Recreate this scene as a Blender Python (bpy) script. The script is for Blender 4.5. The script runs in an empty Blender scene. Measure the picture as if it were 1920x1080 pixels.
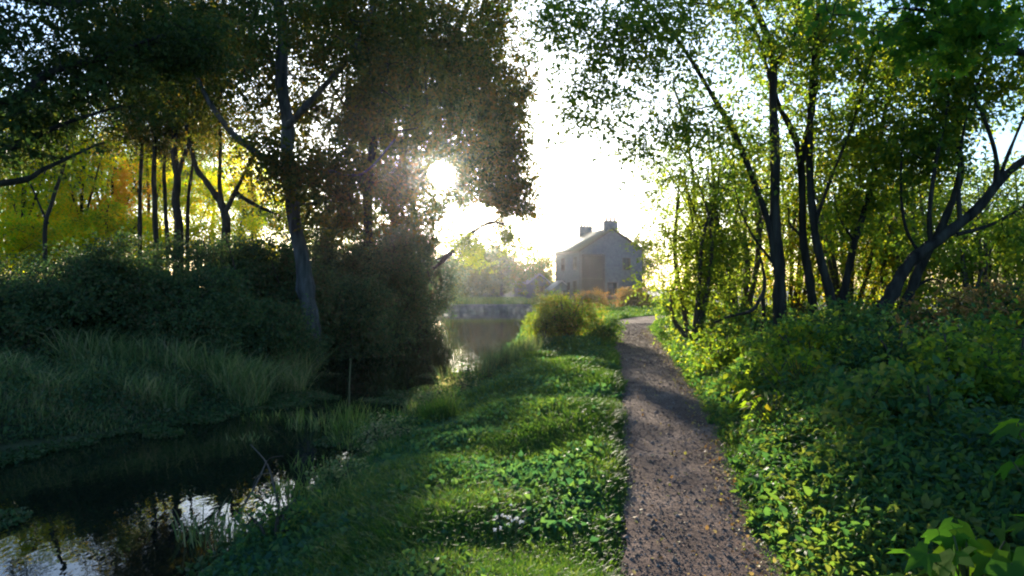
import bpy, math, numpy as np
from mathutils import Vector
PI = math.pi
R = math.radians
F = 1387.0                      # focal length in pixels of a 1920 wide frame
EYE = 1.6
WATER = -0.5
SUN_AZ = math.atan2(-130.0, F)   # azimuth from +Y, negative is left
SUN_EL = math.atan2(212.0, F)
SUN = np.array([math.sin(SUN_AZ) * math.cos(SUN_EL), math.cos(SUN_AZ) * math.cos(SUN_EL), math.sin(SUN_EL)])
SC = bpy.context.scene
COL = SC.collection


def P(px, py, D):
    """world point at distance D straight ahead for a point of the frame"""
    return np.array([(px - 960) / F * D, D, EYE + (540 - py) / F * D])


# ------------------------------------------------------------------ noise
class Noise:
    def __init__(self, seed, n=10):
        r = np.random.default_rng(seed)
        d = r.normal(size=(n, 3)); d /= np.linalg.norm(d, axis=1)[:, None]
        self.k = d * r.uniform(.6, 1.7, (n, 1)); self.p = r.uniform(0, 2 * PI, n); self.n = n

    def __call__(self, p, s=1.0):
        p = np.atleast_2d(p) * s
        return np.sin(p @ self.k.T * 2 * PI / 2 + self.p).sum(1) / math.sqrt(self.n / 2) * .5


NZ = [Noise(i) for i in range(8)]


def nz2(x, y, s, i=0):
    x, y = np.broadcast_arrays(np.asarray(x, float), np.asarray(y, float))
    return NZ[i](np.stack([x.ravel(), y.ravel(), np.zeros(x.size)], 1), s).reshape(x.shape)


# ------------------------------------------------------------------ terrain functions
def path_l(y): return np.interp(y, [-30, 0, 4, 8.5, 13.9, 22, 30, 36, 40, 46], [.0, .35, .6, 1.26, 2.05, 3.0, 3.9, 5.0, 6.6, 10.5])
def path_r(y): return np.interp(y, [-30, 0, 4, 5.7, 8.5, 11.7, 20, 30, 36, 40, 46], [1.0, 1.15, 1.51, 1.8, 2.36, 2.87, 4.1, 5.5, 7.2, 9.2, 14])
def can_r(y): return np.interp(y, [-30, 0, 5.4, 6.8, 8, 11.2, 14.2, 20, 29, 48, 66], [-2.7, -2.4, -2.15, -1.85, -1.65, -1.6, -1.1, -.6, .2, .9, 1.4])
def can_l(y): return np.interp(y, [-30, 0, 9.4, 12.7, 16, 20.8, 58, 60, 62], [-7.3, -6.9, -6.5, -4.5, -4.7, -5.3, -4.6, -8, -60])


def hgt(x, y):
    x, y = np.broadcast_arrays(np.asarray(x, float), np.asarray(y, float))
    wob = .18 * nz2(x, y, .35, 0)
    a = x - can_l(y) + wob; b = can_r(y) - x + wob; c = 66 - y
    ins = np.minimum(np.minimum(a, b), c)
    zin = WATER - .7 * np.clip(ins, 0, 1) ** .7
    o = np.maximum(-ins, 0)
    # right side
    w = np.maximum(path_l(y) - can_r(y), .6)
    t = np.clip((x - can_r(y) + .05) / w, 0, 1)
    zr = WATER + .5 * (1 - (1 - t) ** 1.7)
    hump = np.clip(4 * t * (1 - t), 0, 1) * (.07 + .07 * nz2(x, y, .55, 1) + .045 * nz2(x, y, 1.4, 6))
    zr = zr + hump * (x < path_l(y))
    rr = x - path_r(y)
    zr = zr + np.where(rr > 0, .35 * (1 - np.exp(-np.maximum(rr, 0) / 3)) + .05 * nz2(x, y, .6, 2) * np.clip(rr, 0, 1), 0)
    zl = WATER + .75 * (1 - np.exp(-o / 2.2)) + .12 * nz2(x, y, .3, 3) * np.clip(o, 0, 1)
    zf = WATER + .75 * (1 - np.exp(-o / .8)) + .01 * np.clip(y - 66, 0, 60)
    left = (a <= b) & (y < 66)
    far = (c <= a) & (c <= b)
    z = np.where(ins > 0, zin, np.where(far, np.minimum(zf, 1.0), np.where(left, zl, zr)))
    # blend far bank and right bank so that they meet without a step
    k = np.clip((y - 60) / 12, 0, 1) * (x > can_r(y)) * (ins <= 0)
    z = z * (1 - k) + k * (.25)
    return z


# ------------------------------------------------------------------ mesh helpers
def mesh(name, V, Fc, mat, parent=None, smooth=False, loc=None):
    """V (n,3), Fc (m,k) all faces the same size, or a list of such arrays"""
    if not isinstance(Fc, list): Fc = [Fc]
    me = bpy.data.meshes.new(name)
    V = np.asarray(V, np.float32)
    if loc is not None: V = V - np.asarray(loc, np.float32)
    me.vertices.add(len(V)); me.vertices.foreach_set('co', V.ravel())
    tot = sum(f.size for f in Fc); n = sum(len(f) for f in Fc)
    me.loops.add(tot); me.polygons.add(n)
    me.loops.foreach_set('vertex_index', np.concatenate([f.ravel() for f in Fc]).astype(np.int32))
    sizes = np.concatenate([np.full(len(f), f.shape[1], np.int32) for f in Fc])
    me.polygons.foreach_set('loop_start', np.concatenate([[0], np.cumsum(sizes)[:-1]]).astype(np.int32))
    if smooth: me.polygons.foreach_set('use_smooth', np.ones(n, bool))
    me.update(calc_edges=True)
    me.materials.append(mat)
    o = bpy.data.objects.new(name, me); COL.objects.link(o)
    if parent is not None: o.parent = parent
    elif loc is not None: o.location = tuple(loc)
    return o


def tag(o, label=None, cat=None, group=None, kind=None):
    if label: o['label'] = label
    if cat: o['category'] = cat
    if group: o['group'] = group
    if kind: o['kind'] = kind
    return o


def thing(name, label, cat, loc=(0, 0, 0), rz=0, group=None):
    o = bpy.data.objects.new(name, None); COL.objects.link(o)
    o.empty_display_size = .2
    o.location = tuple(float(v) for v in loc); o.rotation_euler = (0, 0, rz)
    return tag(o, label, cat, group)


def dup(root, loc, rz, sc, label, group=None):
    r = root.copy(); COL.objects.link(r)
    r.location = tuple(float(v) for v in loc); r.rotation_euler = (0, 0, rz)
    r.scale = sc if hasattr(sc, '__len__') else (sc, sc, sc)
    r['label'] = label
    if group: r['group'] = group
    for ch in list(root.children):
        c = ch.copy(); COL.objects.link(c); c.parent = r
        for g in list(ch.children):
            d = g.copy(); COL.objects.link(d); d.parent = c
    return r


class Geo:
    def __init__(self): self.V = []; self.Q = []; self.T = []; self.n = 0

    def add(self, V, Q=None, T=None):
        self.V.append(np.asarray(V, float))
        if Q is not None and len(Q): self.Q.append(np.asarray(Q) + self.n)
        if T is not None and len(T): self.T.append(np.asarray(T) + self.n)
        self.n += len(V); return self

    def box(self, x0, x1, y0, y1, z0, z1):
        v = [(x, y, z) for z in (z0, z1) for y in (y0, y1) for x in (x0, x1)]
        q = [(0, 2, 3, 1), (4, 5, 7, 6), (0, 1, 5, 4), (2, 6, 7, 3), (0, 4, 6, 2), (1, 3, 7, 5)]
        return self.add(v, q)

    def prism(self, poly, a, b):
        """poly of 3d points extruded by vector from offset a to b"""
        poly = np.asarray(poly, float); n = len(poly)
        v = np.concatenate([poly + a, poly + b])
        q = [(i, (i + 1) % n, (i + 1) % n + n, i + n) for i in range(n)]
        t = [(0, i + 1, i) for i in range(1, n - 1)] + [(n, n + i, n + i + 1) for i in range(1, n - 1)]
        return self.add(v, q, t)

    def tube(self, pts, rad, sides=6, cap=True):
        pts = np.asarray(pts, float); rad = np.broadcast_to(rad, (len(pts),))
        tan = np.gradient(pts, axis=0); tan /= np.linalg.norm(tan, axis=1)[:, None] + 1e-9
        ref = np.array([1., 0, 0]) if abs(tan[:, 0]).mean() < .8 else np.array([0, 1., 0])
        u = np.cross(tan, ref); u /= np.linalg.norm(u, axis=1)[:, None] + 1e-9
        w = np.cross(tan, u)
        ang = np.linspace(0, 2 * PI, sides, endpoint=False)
        v = pts[:, None] + rad[:, None, None] * (u[:, None] * np.cos(ang)[None, :, None] + w[:, None] * np.sin(ang)[None, :, None])
        n = len(pts)
        i = np.arange(n - 1)[:, None] * sides; j = np.arange(sides)[None]
        q = np.stack([i + j, i + (j + 1) % sides, i + sides + (j + 1) % sides, i + sides + j], -1).reshape(-1, 4)
        t = None
        if cap: t = [(( n - 1) * sides, (n - 1) * sides + k, (n - 1) * sides + k + 1) for k in range(1, sides - 1)]
        return self.add(v.reshape(-1, 3), q, t)

    def build(self, name, mat, parent=None, smooth=False, loc=None):
        fs = []
        if self.Q: fs.append(np.concatenate(self.Q))
        if self.T: fs.append(np.concatenate(self.T))
        return mesh(name, np.concatenate(self.V), fs, mat, parent, smooth, loc)


def unit(v): return v / (np.linalg.norm(v, axis=-1, keepdims=True) + 1e-9)


def smooth_line(pts, m=5):
    pts = np.asarray(pts, float)
    if len(pts) < 3: 
        t = np.linspace(0, 1, m + 1)[:, None]; return pts[0] * (1 - t) + pts[-1] * t
    e = np.vstack([2 * pts[0] - pts[1], pts, 2 * pts[-1] - pts[-2]]); out = []
    for i in range(1, len(e) - 2):
        for t in np.linspace(0, 1, m, endpoint=False):
            a, b, c, d = e[i - 1:i + 3]
            out.append(.5 * (2 * b + (c - a) * t + (2 * a - 5 * b + 4 * c - d) * t * t + (3 * b - a - 3 * c + d) * t ** 3))
    return np.array(out + [pts[-1]])


def leaf_geo(p, L, rng, up=.6, droop=.2, aspect=.55, shape='leaf', axis=None):
    """many small folded leaves -> V, T"""
    n = len(p)
    L = np.broadcast_to(L, (n,))[:, None]
    a = rng.normal(size=(n, 3)); a[:, 2] -= droop
    if axis is not None: a = a * .6 + axis
    a = unit(a)
    nn = rng.normal(size=(n, 3)); nn[:, 2] += up * 2
    nn = unit(nn - a * (nn * a).sum(1)[:, None])
    b = np.cross(nn, a)
    W = L * aspect * rng.uniform(.8, 1.2, (n, 1))
    if shape == 'leaf':
        f = nn * W * rng.uniform(.0, .45, (n, 1))
        V = np.stack([p, p + a * L * .45 + b * W * .5 + f, p + a * L - nn * L * .12, p + a * L * .45 - b * W * .5 + f], 1)
        T = np.array([[0, 2, 1], [0, 3, 2]])
        k = 4
    elif shape == 'oval':
        f = nn * W * rng.uniform(.0, .35, (n, 1))
        V = np.stack([p, p + a * L * .25 + b * W * .42 + f, p + a * L * .62 + b * W * .42 + f * .8, p + a * L - nn * L * .15,
                      p + a * L * .62 - b * W * .42 + f * .8, p + a * L * .25 - b * W * .42 + f, p + a * L * .5], 1)
        T = np.array([[0, 6, 1], [1, 6, 2], [2, 6, 3], [3, 6, 4], [4, 6, 5], [5, 6, 0]])
        k = 7
    else:  # palmate, five lobes
        ang = np.array([-2.3, -1.75, -1.35, -.95, -.62, -.3, 0, .3, .62, .95, 1.35, 1.75, 2.3])
        rad = np.array([.35, .55, .42, .85, .5, .62, 1., .62, .5, .85, .42, .55, .35])
        pts = [p]
        for t, r in zip(ang, rad):
            pts.append(p + (a * math.cos(t) + b * math.sin(t) * (aspect / .55)) * L * r - nn * L * (.14 * r * r) + nn * L * .06 * abs(math.sin(t * 3)))
        V = np.stack(pts, 1); k = len(pts)
        T = np.array([[0, i, i + 1] for i in range(1, k - 1)])
    T = (T[None] + (np.arange(n) * k)[:, None, None]).reshape(-1, 3)
    return V.reshape(-1, 3), T


def blade_geo(p, H, rng, width=.008, lean=.35, curl=.5, bias=None):
    n = len(p); H = np.broadcast_to(H, (n,))[:, None]
    th = rng.uniform(0, 2 * PI, n)
    d = np.stack([np.cos(th), np.sin(th), np.zeros(n)], 1) * rng.uniform(.2, 1, (n, 1)) * lean
    if bias is not None: d = d + np.asarray(bias)
    s = unit(np.stack([-np.sin(th), np.cos(th), np.zeros(n)], 1) + rng.normal(size=(n, 3)) * .3)
    w = width * rng.uniform(.6, 1.4, (n, 1))
    V = []
    for t, ww in ((0, .8), (.4, 1.), (.75, .65)):
        c = p + np.array([0, 0, 1.]) * H * (t - curl * .45 * t ** 3) + d * H * (t + curl * t * t)
        V += [c - s * w * ww * .5, c + s * w * ww * .5]
    t = 1.; V.append(p + np.array([0, 0, 1.]) * H * (t - curl * .45) + d * H * (t + curl))
    V = np.stack(V, 1)
    T = np.array([[0, 1, 3], [0, 3, 2], [2, 3, 5], [2, 5, 4], [4, 5, 6]])
    T = (T[None] + (np.arange(n) * 7)[:, None, None]).reshape(-1, 3)
    return V.reshape(-1, 3), T


# ------------------------------------------------------------------ materials
def newmat(name):
    m = bpy.data.materials.new(name); m.use_nodes = True
    nt = m.node_tree; nt.nodes.clear()
    return m, nt, nt.nodes, nt.links


def ramp(N, stops):
    r = N.new('ShaderNodeValToRGB'); e = r.color_ramp.elements
    while len(e) < len(stops): e.new(.5)
    for k, (p, c) in zip(e, stops): k.position = p; k.color = (*c, 1)
    return r


def leaf_mat(name, cols, trans=.45, rough=.6, tint=(1., 1., .6), patch=.5, spec=.12):
    """cols: list of colours, one picked per leaf; large soft patches shift the choice"""
    m, nt, N, Lk = newmat(name)
    g = N.new('ShaderNodeNewGeometry'); oi = N.new('ShaderNodeObjectInfo')
    tx = N.new('ShaderNodeTexNoise'); tx.inputs['Scale'].default_value = .9; tx.inputs['Detail'].default_value = 2
    Lk.new(g.outputs['Position'], tx.inputs['Vector'])
    a = N.new('ShaderNodeMath'); a.operation = 'MULTIPLY_ADD'
    Lk.new(tx.outputs['Fac'], a.inputs[0]); a.inputs[1].default_value = patch * 2; a.inputs[2].default_value = -patch
    b = N.new('ShaderNodeMath'); b.operation = 'ADD'; b.use_clamp = True
    Lk.new(g.outputs['Random Per Island'], b.inputs[0]); Lk.new(a.outputs[0], b.inputs[1])
    n = len(cols)
    rp = ramp(N, [(i / max(n - 1, 1), c) for i, c in enumerate(cols)])
    Lk.new(b.outputs[0], rp.inputs[0])
    p = N.new('ShaderNodeBsdfPrincipled'); p.inputs['Roughness'].default_value = rough
    p.inputs['Specular IOR Level'].default_value = spec
    Lk.new(rp.outputs[0], p.inputs['Base Color'])
    t = N.new('ShaderNodeBsdfTranslucent')
    mx = N.new('ShaderNodeMix'); mx.data_type = 'RGBA'; mx.blend_type = 'MULTIPLY'; mx.inputs[0].default_value = 1
    sc = N.new('ShaderNodeMix'); sc.data_type = 'RGBA'; sc.blend_type = 'MULTIPLY'; sc.inputs[0].default_value = 1
    Lk.new(rp.outputs[0], sc.inputs[6]); sc.inputs[7].default_value = (2.4 * tint[0], 2.4 * tint[1], 2.4 * tint[2], 1)
    Lk.new(sc.outputs[2], t.inputs['Color'])
    ms = N.new('ShaderNodeMixShader'); ms.inputs[0].default_value = trans
    Lk.new(p.outputs[0], ms.inputs[1]); Lk.new(t.outputs[0], ms.inputs[2])
    out = N.new('ShaderNodeOutputMaterial'); Lk.new(ms.outputs[0], out.inputs[0])
    return m


def solid_mat(name, cols, scale=3., rough=.85, bump=.3, bscale=None, detail=6, spec=.3, stretch=(1, 1, 1), dist=.02, pos=(.3, .7)):
    m, nt, N, Lk = newmat(name)
    tc = N.new('ShaderNodeTexCoord'); mp = N.new('ShaderNodeMapping'); mp.inputs['Scale'].default_value = stretch
    Lk.new(tc.outputs['Object'], mp.inputs[0])
    tx = N.new('ShaderNodeTexNoise'); tx.inputs['Scale'].default_value = scale; tx.inputs['Detail'].default_value = detail
    Lk.new(mp.outputs[0], tx.inputs['Vector'])
    n = len(cols); rp = ramp(N, [(pos[0] + (pos[1] - pos[0]) * i / max(n - 1, 1), c) for i, c in enumerate(cols)])
    Lk.new(tx.outputs['Fac'], rp.inputs[0])
    p = N.new('ShaderNodeBsdfPrincipled'); p.inputs['Roughness'].default_value = rough
    p.inputs['Specular IOR Level'].default_value = spec
    Lk.new(rp.outputs[0], p.inputs['Base Color'])
    if bump:
        t2 = N.new('ShaderNodeTexNoise'); t2.inputs['Scale'].default_value = bscale or scale * 4; t2.inputs['Detail'].default_value = 5
        Lk.new(mp.outputs[0], t2.inputs['Vector'])
        bp = N.new('ShaderNodeBump'); bp.inputs['Strength'].default_value = bump; bp.inputs['Distance'].default_value = dist
        Lk.new(t2.outputs['Fac'], bp.inputs['Height']); Lk.new(bp.outputs[0], p.inputs['Normal'])
    out = N.new('ShaderNodeOutputMaterial'); Lk.new(p.outputs[0], out.inputs[0])
    return m


M = {}
M['dark_leaf'] = leaf_mat('dark_green_leaves', [(.018, .04, .012), (.03, .06, .015), (.05, .075, .02), (.07, .075, .015)], .35)
M['left_leaf'] = leaf_mat('olive_tree_leaves', [(.02, .04, .012), (.045, .07, .014), (.09, .10, .015), (.14, .09, .015)], .4, tint=(1., .85, .4))
M['gold_leaf'] = leaf_mat('autumn_gold_leaves', [(.11, .19, .015), (.20, .26, .015), (.38, .34, .01), (.42, .27, .015)], .74, tint=(1.35, 1.3, .3))
M['orange_leaf'] = leaf_mat('autumn_orange_leaves', [(.36, .3, .01), (.45, .27, .02), (.48, .2, .02)], .66, tint=(1.35, 1.1, .4))
M['alder_leaf'] = leaf_mat('riverside_leaves', [(.045, .09, .025), (.08, .14, .025), (.14, .19, .025), (.24, .23, .02)], .6, tint=(1., 1., .4))
M['maple_leaf'] = leaf_mat('green_lobed_leaves', [(.04, .10, .02), (.06, .14, .02), (.12, .19, .02)], .5, tint=(.9, 1., .4), rough=.8, spec=.04)
M['willow_leaf'] = leaf_mat('willow_leaves', [(.08, .13, .03), (.14, .19, .03), (.22, .23, .03)], .58, tint=(1., 1., .45))
M['nettle'] = leaf_mat('undergrowth_leaves', [(.03, .07, .032), (.045, .10, .04), (.07, .13, .04), (.12, .16, .03), (.16, .16, .04)], .42, tint=(.85, 1., .45))
M['bramble'] = leaf_mat('bramble_leaves', [(.07, .13, .02), (.13, .19, .02), (.2, .22, .02), (.27, .17, .02)], .56, tint=(1., 1., .35))
M['bushdark'] = leaf_mat('dark_bush_leaves', [(.03, .06, .03), (.05, .09, .04), (.08, .12, .04), (.12, .10, .05)], .3, tint=(.9, 1, .6))  # dark green to brownish leaves of bank shrubs, brambles, ivy and rushes
M['brownleaf'] = leaf_mat('brown_hedge_leaves', [(.08, .10, .02), (.22, .12, .04), (.34, .16, .07)], .5)
M['yellowbush'] = leaf_mat('yellow_bush_leaves', [(.035, .07, .02), (.06, .11, .02), (.10, .13, .02), (.17, .11, .04), (.07, .11, .02)], .64, tint=(1.2, 1.2, .5))
M['fartree'] = leaf_mat('distant_tree_leaves', [(.05, .08, .03), (.09, .11, .03), (.14, .12, .03)], .4)
M['grass'] = leaf_mat('grass_blades', [(.035, .075, .022), (.05, .105, .025), (.08, .135, .028), (.13, .155, .04)], .45, tint=(.9, 1, .35), patch=.7)
M['clover'] = leaf_mat('clover_leaves', [(.03, .075, .045), (.05, .105, .055), (.075, .13, .055), (.11, .15, .045)], .4, tint=(.8, 1, .45))
M['sedge'] = leaf_mat('sedge_blades', [(.06, .10, .04), (.09, .14, .05), (.18, .2, .08), (.3, .24, .14)], .4)
M['reed'] = leaf_mat('reed_blades', [(.06, .10, .03), (.10, .16, .03), (.24, .23, .08)], .45)
M['weed'] = leaf_mat('floating_weed', [(.03, .06, .02), (.05, .09, .025), (.12, .11, .05)], .2)
M['flower'] = leaf_mat('white_petals', [(.7, .7, .65), (.8, .8, .78)], .3, tint=(.4, .4, .4))
M['litter'] = leaf_mat('fallen_leaves', [(.12, .06, .03), (.25, .14, .06), (.4, .3, .15), (.3, .28, .05)], .2, patch=.2)
M['bark'] = solid_mat('bark', [(.012, .010, .008), (.032, .027, .022), (.055, .05, .038)], 9, bump=1, stretch=(1, 1, .16), spec=.08, dist=.03)
M['barkgrey'] = solid_mat('grey_bark', [(.035, .032, .028), (.08, .076, .068), (.13, .12, .11)], 9, bump=1, stretch=(1, 1, .14), spec=.15, dist=.03)
M['twig'] = solid_mat('twig_bark', [(.05, .035, .025), (.09, .07, .05)], 9, bump=0)
M['soil'] = solid_mat('ground_soil', [(.02, .028, .01), (.045, .05, .015), (.06, .045, .025)], 1.3, bump=.6, bscale=14, dist=.04)
M['stem'] = solid_mat('plant_stems', [(.05, .08, .02), (.12, .09, .04)], 6, bump=0)


def path_mat():
    m, nt, N, Lk = newmat('gravel_path')
    tc = N.new('ShaderNodeTexCoord')
    n1 = N.new('ShaderNodeTexNoise'); n1.inputs['Scale'].default_value = 1.6; n1.inputs['Detail'].default_value = 9; n1.inputs['Roughness'].default_value = .65
    n2 = N.new('ShaderNodeTexNoise'); n2.inputs['Scale'].default_value = 32; n2.inputs['Detail'].default_value = 6; n2.inputs['Roughness'].default_value = .7
    vo = N.new('ShaderNodeTexVoronoi'); vo.inputs['Scale'].default_value = 85; vo.inputs['Randomness'].default_value = 1
    for t in (n1, n2, vo): Lk.new(tc.outputs['Object'], t.inputs['Vector'])
    r1 = ramp(N, [(.3, (.075, .047, .038)), (.5, (.145, .093, .07)), (.66, (.25, .17, .125))])
    Lk.new(n1.outputs['Fac'], r1.inputs[0])
    r2 = ramp(N, [(.32, (.25, .24, .27)), (.48, (.9, .9, .9)), (.7, (2.1, 2.0, 1.9))])
    Lk.new(n2.outputs['Fac'], r2.inputs[0])
    mx = N.new('ShaderNodeMix'); mx.data_type = 'RGBA'; mx.blend_type = 'MULTIPLY'; mx.inputs[0].default_value = .9
    Lk.new(r1.outputs[0], mx.inputs[6]); Lk.new(r2.outputs[0], mx.inputs[7])
    p = N.new('ShaderNodeBsdfPrincipled'); p.inputs['Roughness'].default_value = 1; p.inputs['Specular IOR Level'].default_value = .03
    Lk.new(mx.outputs[2], p.inputs['Base Color'])
    b = N.new('ShaderNodeBump'); b.inputs['Strength'].default_value = .6; b.inputs['Distance'].default_value = .008
    Lk.new(vo.outputs['Distance'], b.inputs['Height'])
    b2 = N.new('ShaderNodeBump'); b2.inputs['Strength'].default_value = .6; b2.inputs['Distance'].default_value = .03
    n3 = N.new('ShaderNodeTexNoise'); n3.inputs['Scale'].default_value = 7; n3.inputs['Detail'].default_value = 5
    Lk.new(tc.outputs['Object'], n3.inputs['Vector'])
    Lk.new(n3.outputs['Fac'], b2.inputs['Height']); Lk.new(b.outputs[0], b2.inputs['Normal']); Lk.new(b2.outputs[0], p.inputs['Normal'])
    out = N.new('ShaderNodeOutputMaterial'); Lk.new(p.outputs[0], out.inputs[0])
    return m


def water_mat():
    m, nt, N, Lk = newmat('canal_water')
    tc = N.new('ShaderNodeTexCoord'); mp = N.new('ShaderNodeMapping'); mp.inputs['Scale'].default_value = (1, .45, 1)
    Lk.new(tc.outputs['Object'], mp.inputs[0])
    n1 = N.new('ShaderNodeTexNoise'); n1.inputs['Scale'].default_value = 3.2; n1.inputs['Detail'].default_value = 3
    Lk.new(mp.outputs[0], n1.inputs['Vector'])
    p = N.new('ShaderNodeBsdfPrincipled'); p.inputs['Base Color'].default_value = (.006, .008, .005, 1)
    p.inputs['Roughness'].default_value = .015; p.inputs['IOR'].default_value = 1.333
    b = N.new('ShaderNodeBump'); b.inputs['Strength'].default_value = .3; b.inputs['Distance'].default_value = .016
    Lk.new(n1.outputs['Fac'], b.inputs['Height']); Lk.new(b.outputs[0], p.inputs['Normal'])
    out = N.new('ShaderNodeOutputMaterial'); Lk.new(p.outputs[0], out.inputs[0])
    return m


# ------------------------------------------------------------------ ground, path, water
def axis(parts):
    out = [parts[0][0]]
    for a, b, s in parts:
        n = max(1, int(round((b - a) / s))); out += list(np.linspace(a, b, n + 1)[1:])
    return np.array(out)


def sheet(xs, ys, zf):
    X, Y = np.meshgrid(xs, ys); Z = zf(X, Y)
    V = np.stack([X.ravel(), Y.ravel(), Z.ravel()], 1); nx = len(xs)
    i = (np.arange(len(ys) - 1)[:, None] * nx + np.arange(nx - 1)[None]).ravel()
    return V, np.stack([i, i + 1, i + nx + 1, i + nx], 1)


xs = axis([(-700, -100, 100), (-100, -20, 8), (-20, -9, 1), (-9, 8, .16), (8, 20, .8), (20, 100, 8), (100, 700, 100)])
ys = axis([(-500, -30, 60), (-30, -4, 2), (-4, 26, .2), (26, 70, .6), (70, 120, 5), (120, 900, 80)])
V, Q = sheet(xs, ys, hgt)
tag(mesh('ground', V, Q, M['soil'], smooth=True), kind='structure')

ys_p = axis([(-20, 0, 1), (0, 20, .25), (20, 46, .5)])
rows = []
for y in ys_p:
    l = float(path_l(y)) + .04 * float(nz2(0, y, 1.3, 4)) + .03 * float(nz2(3, y, 3.3, 4)); r = float(path_r(y)) + .07 * float(nz2(5, y, 1.2, 5)) + .03 * float(nz2(8, y, 3.6, 5))
    x = np.linspace(l, r, 9)
    rows.append(np.stack([x, np.full(9, y), hgt(x, np.full(9, y)) + .03 - .0 * x], 1))
V = np.concatenate(rows)
# keep the walked strip level across and above the ground sheet
V[:, 2] = np.maximum(V[:, 2], .02)
i = (np.arange(len(ys_p) - 1)[:, None] * 9 + np.arange(8)[None]).ravel()
tag(mesh('path', V, np.stack([i, i + 1, i + 10, i + 9], 1), path_mat(), smooth=True), kind='structure')

ysw = np.array([-28, 0, 20, 40, 60, 66.6]); 
V, Q = sheet(np.linspace(-58, 2.2, 12), ysw, lambda x, y: np.full_like(x, WATER))
tag(mesh('water', V, Q, water_mat()), kind='structure')


# ------------------------------------------------------------------ tree builder
def shaft_mask(p, shafts):
    """points that lie clear of the open gaps through which sunlight comes"""
    keep = np.ones(len(p), bool)
    for c, r in shafts:
        d = p - np.asarray(c); t = d @ SUN
        dist = np.linalg.norm(d - t[:, None] * SUN, axis=1)
        keep &= ~((dist < r) & (t > 0))
    return keep


SHAFTS = [((0, 0, EYE), .6)]                       # towards the viewer
_w = np.array([0, 0, EYE]) + np.array([SUN[0], SUN[1], -SUN[2]]) * (2.1 / SUN[2])
SHAFTS += [(_w, .6)]                               # on to the water
SHAFTS += [((x, y, 0), r) for x, y, r in [(.1, 3.6, .55), (1.1, 4.2, .65), (1.35, 5.0, .75), (.7, 4.9, .6), (1.9, 5.4, .5), (2.3, 4.4, .45), (.95, 9.6, .35), (1.6, 10.3, .3), (1.3, 13.2, .5), (.9, 16, .4), (3.2, 7.5, .5),
                                          (2.0, 17.5, .4), (2.4, 12.6, .3), (3.4, 9.8, .4), (1.7, 21.5, .7)]]


def inside_pts(clumps, n, rng, hollow=2.2):
    w = np.array([c[2] for c in clumps], float); w /= w.sum()
    idx = rng.choice(len(clumps), n, p=w)
    C = np.array([c[0] for c in clumps], float)[idx]; Rr = np.array([np.broadcast_to(c[1], 3) for c in clumps], float)[idx]
    d = unit(rng.normal(size=(n, 3))) * rng.uniform(0, 1, (n, 1)) ** (1 / hollow)
    return C + d * Rr


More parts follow.
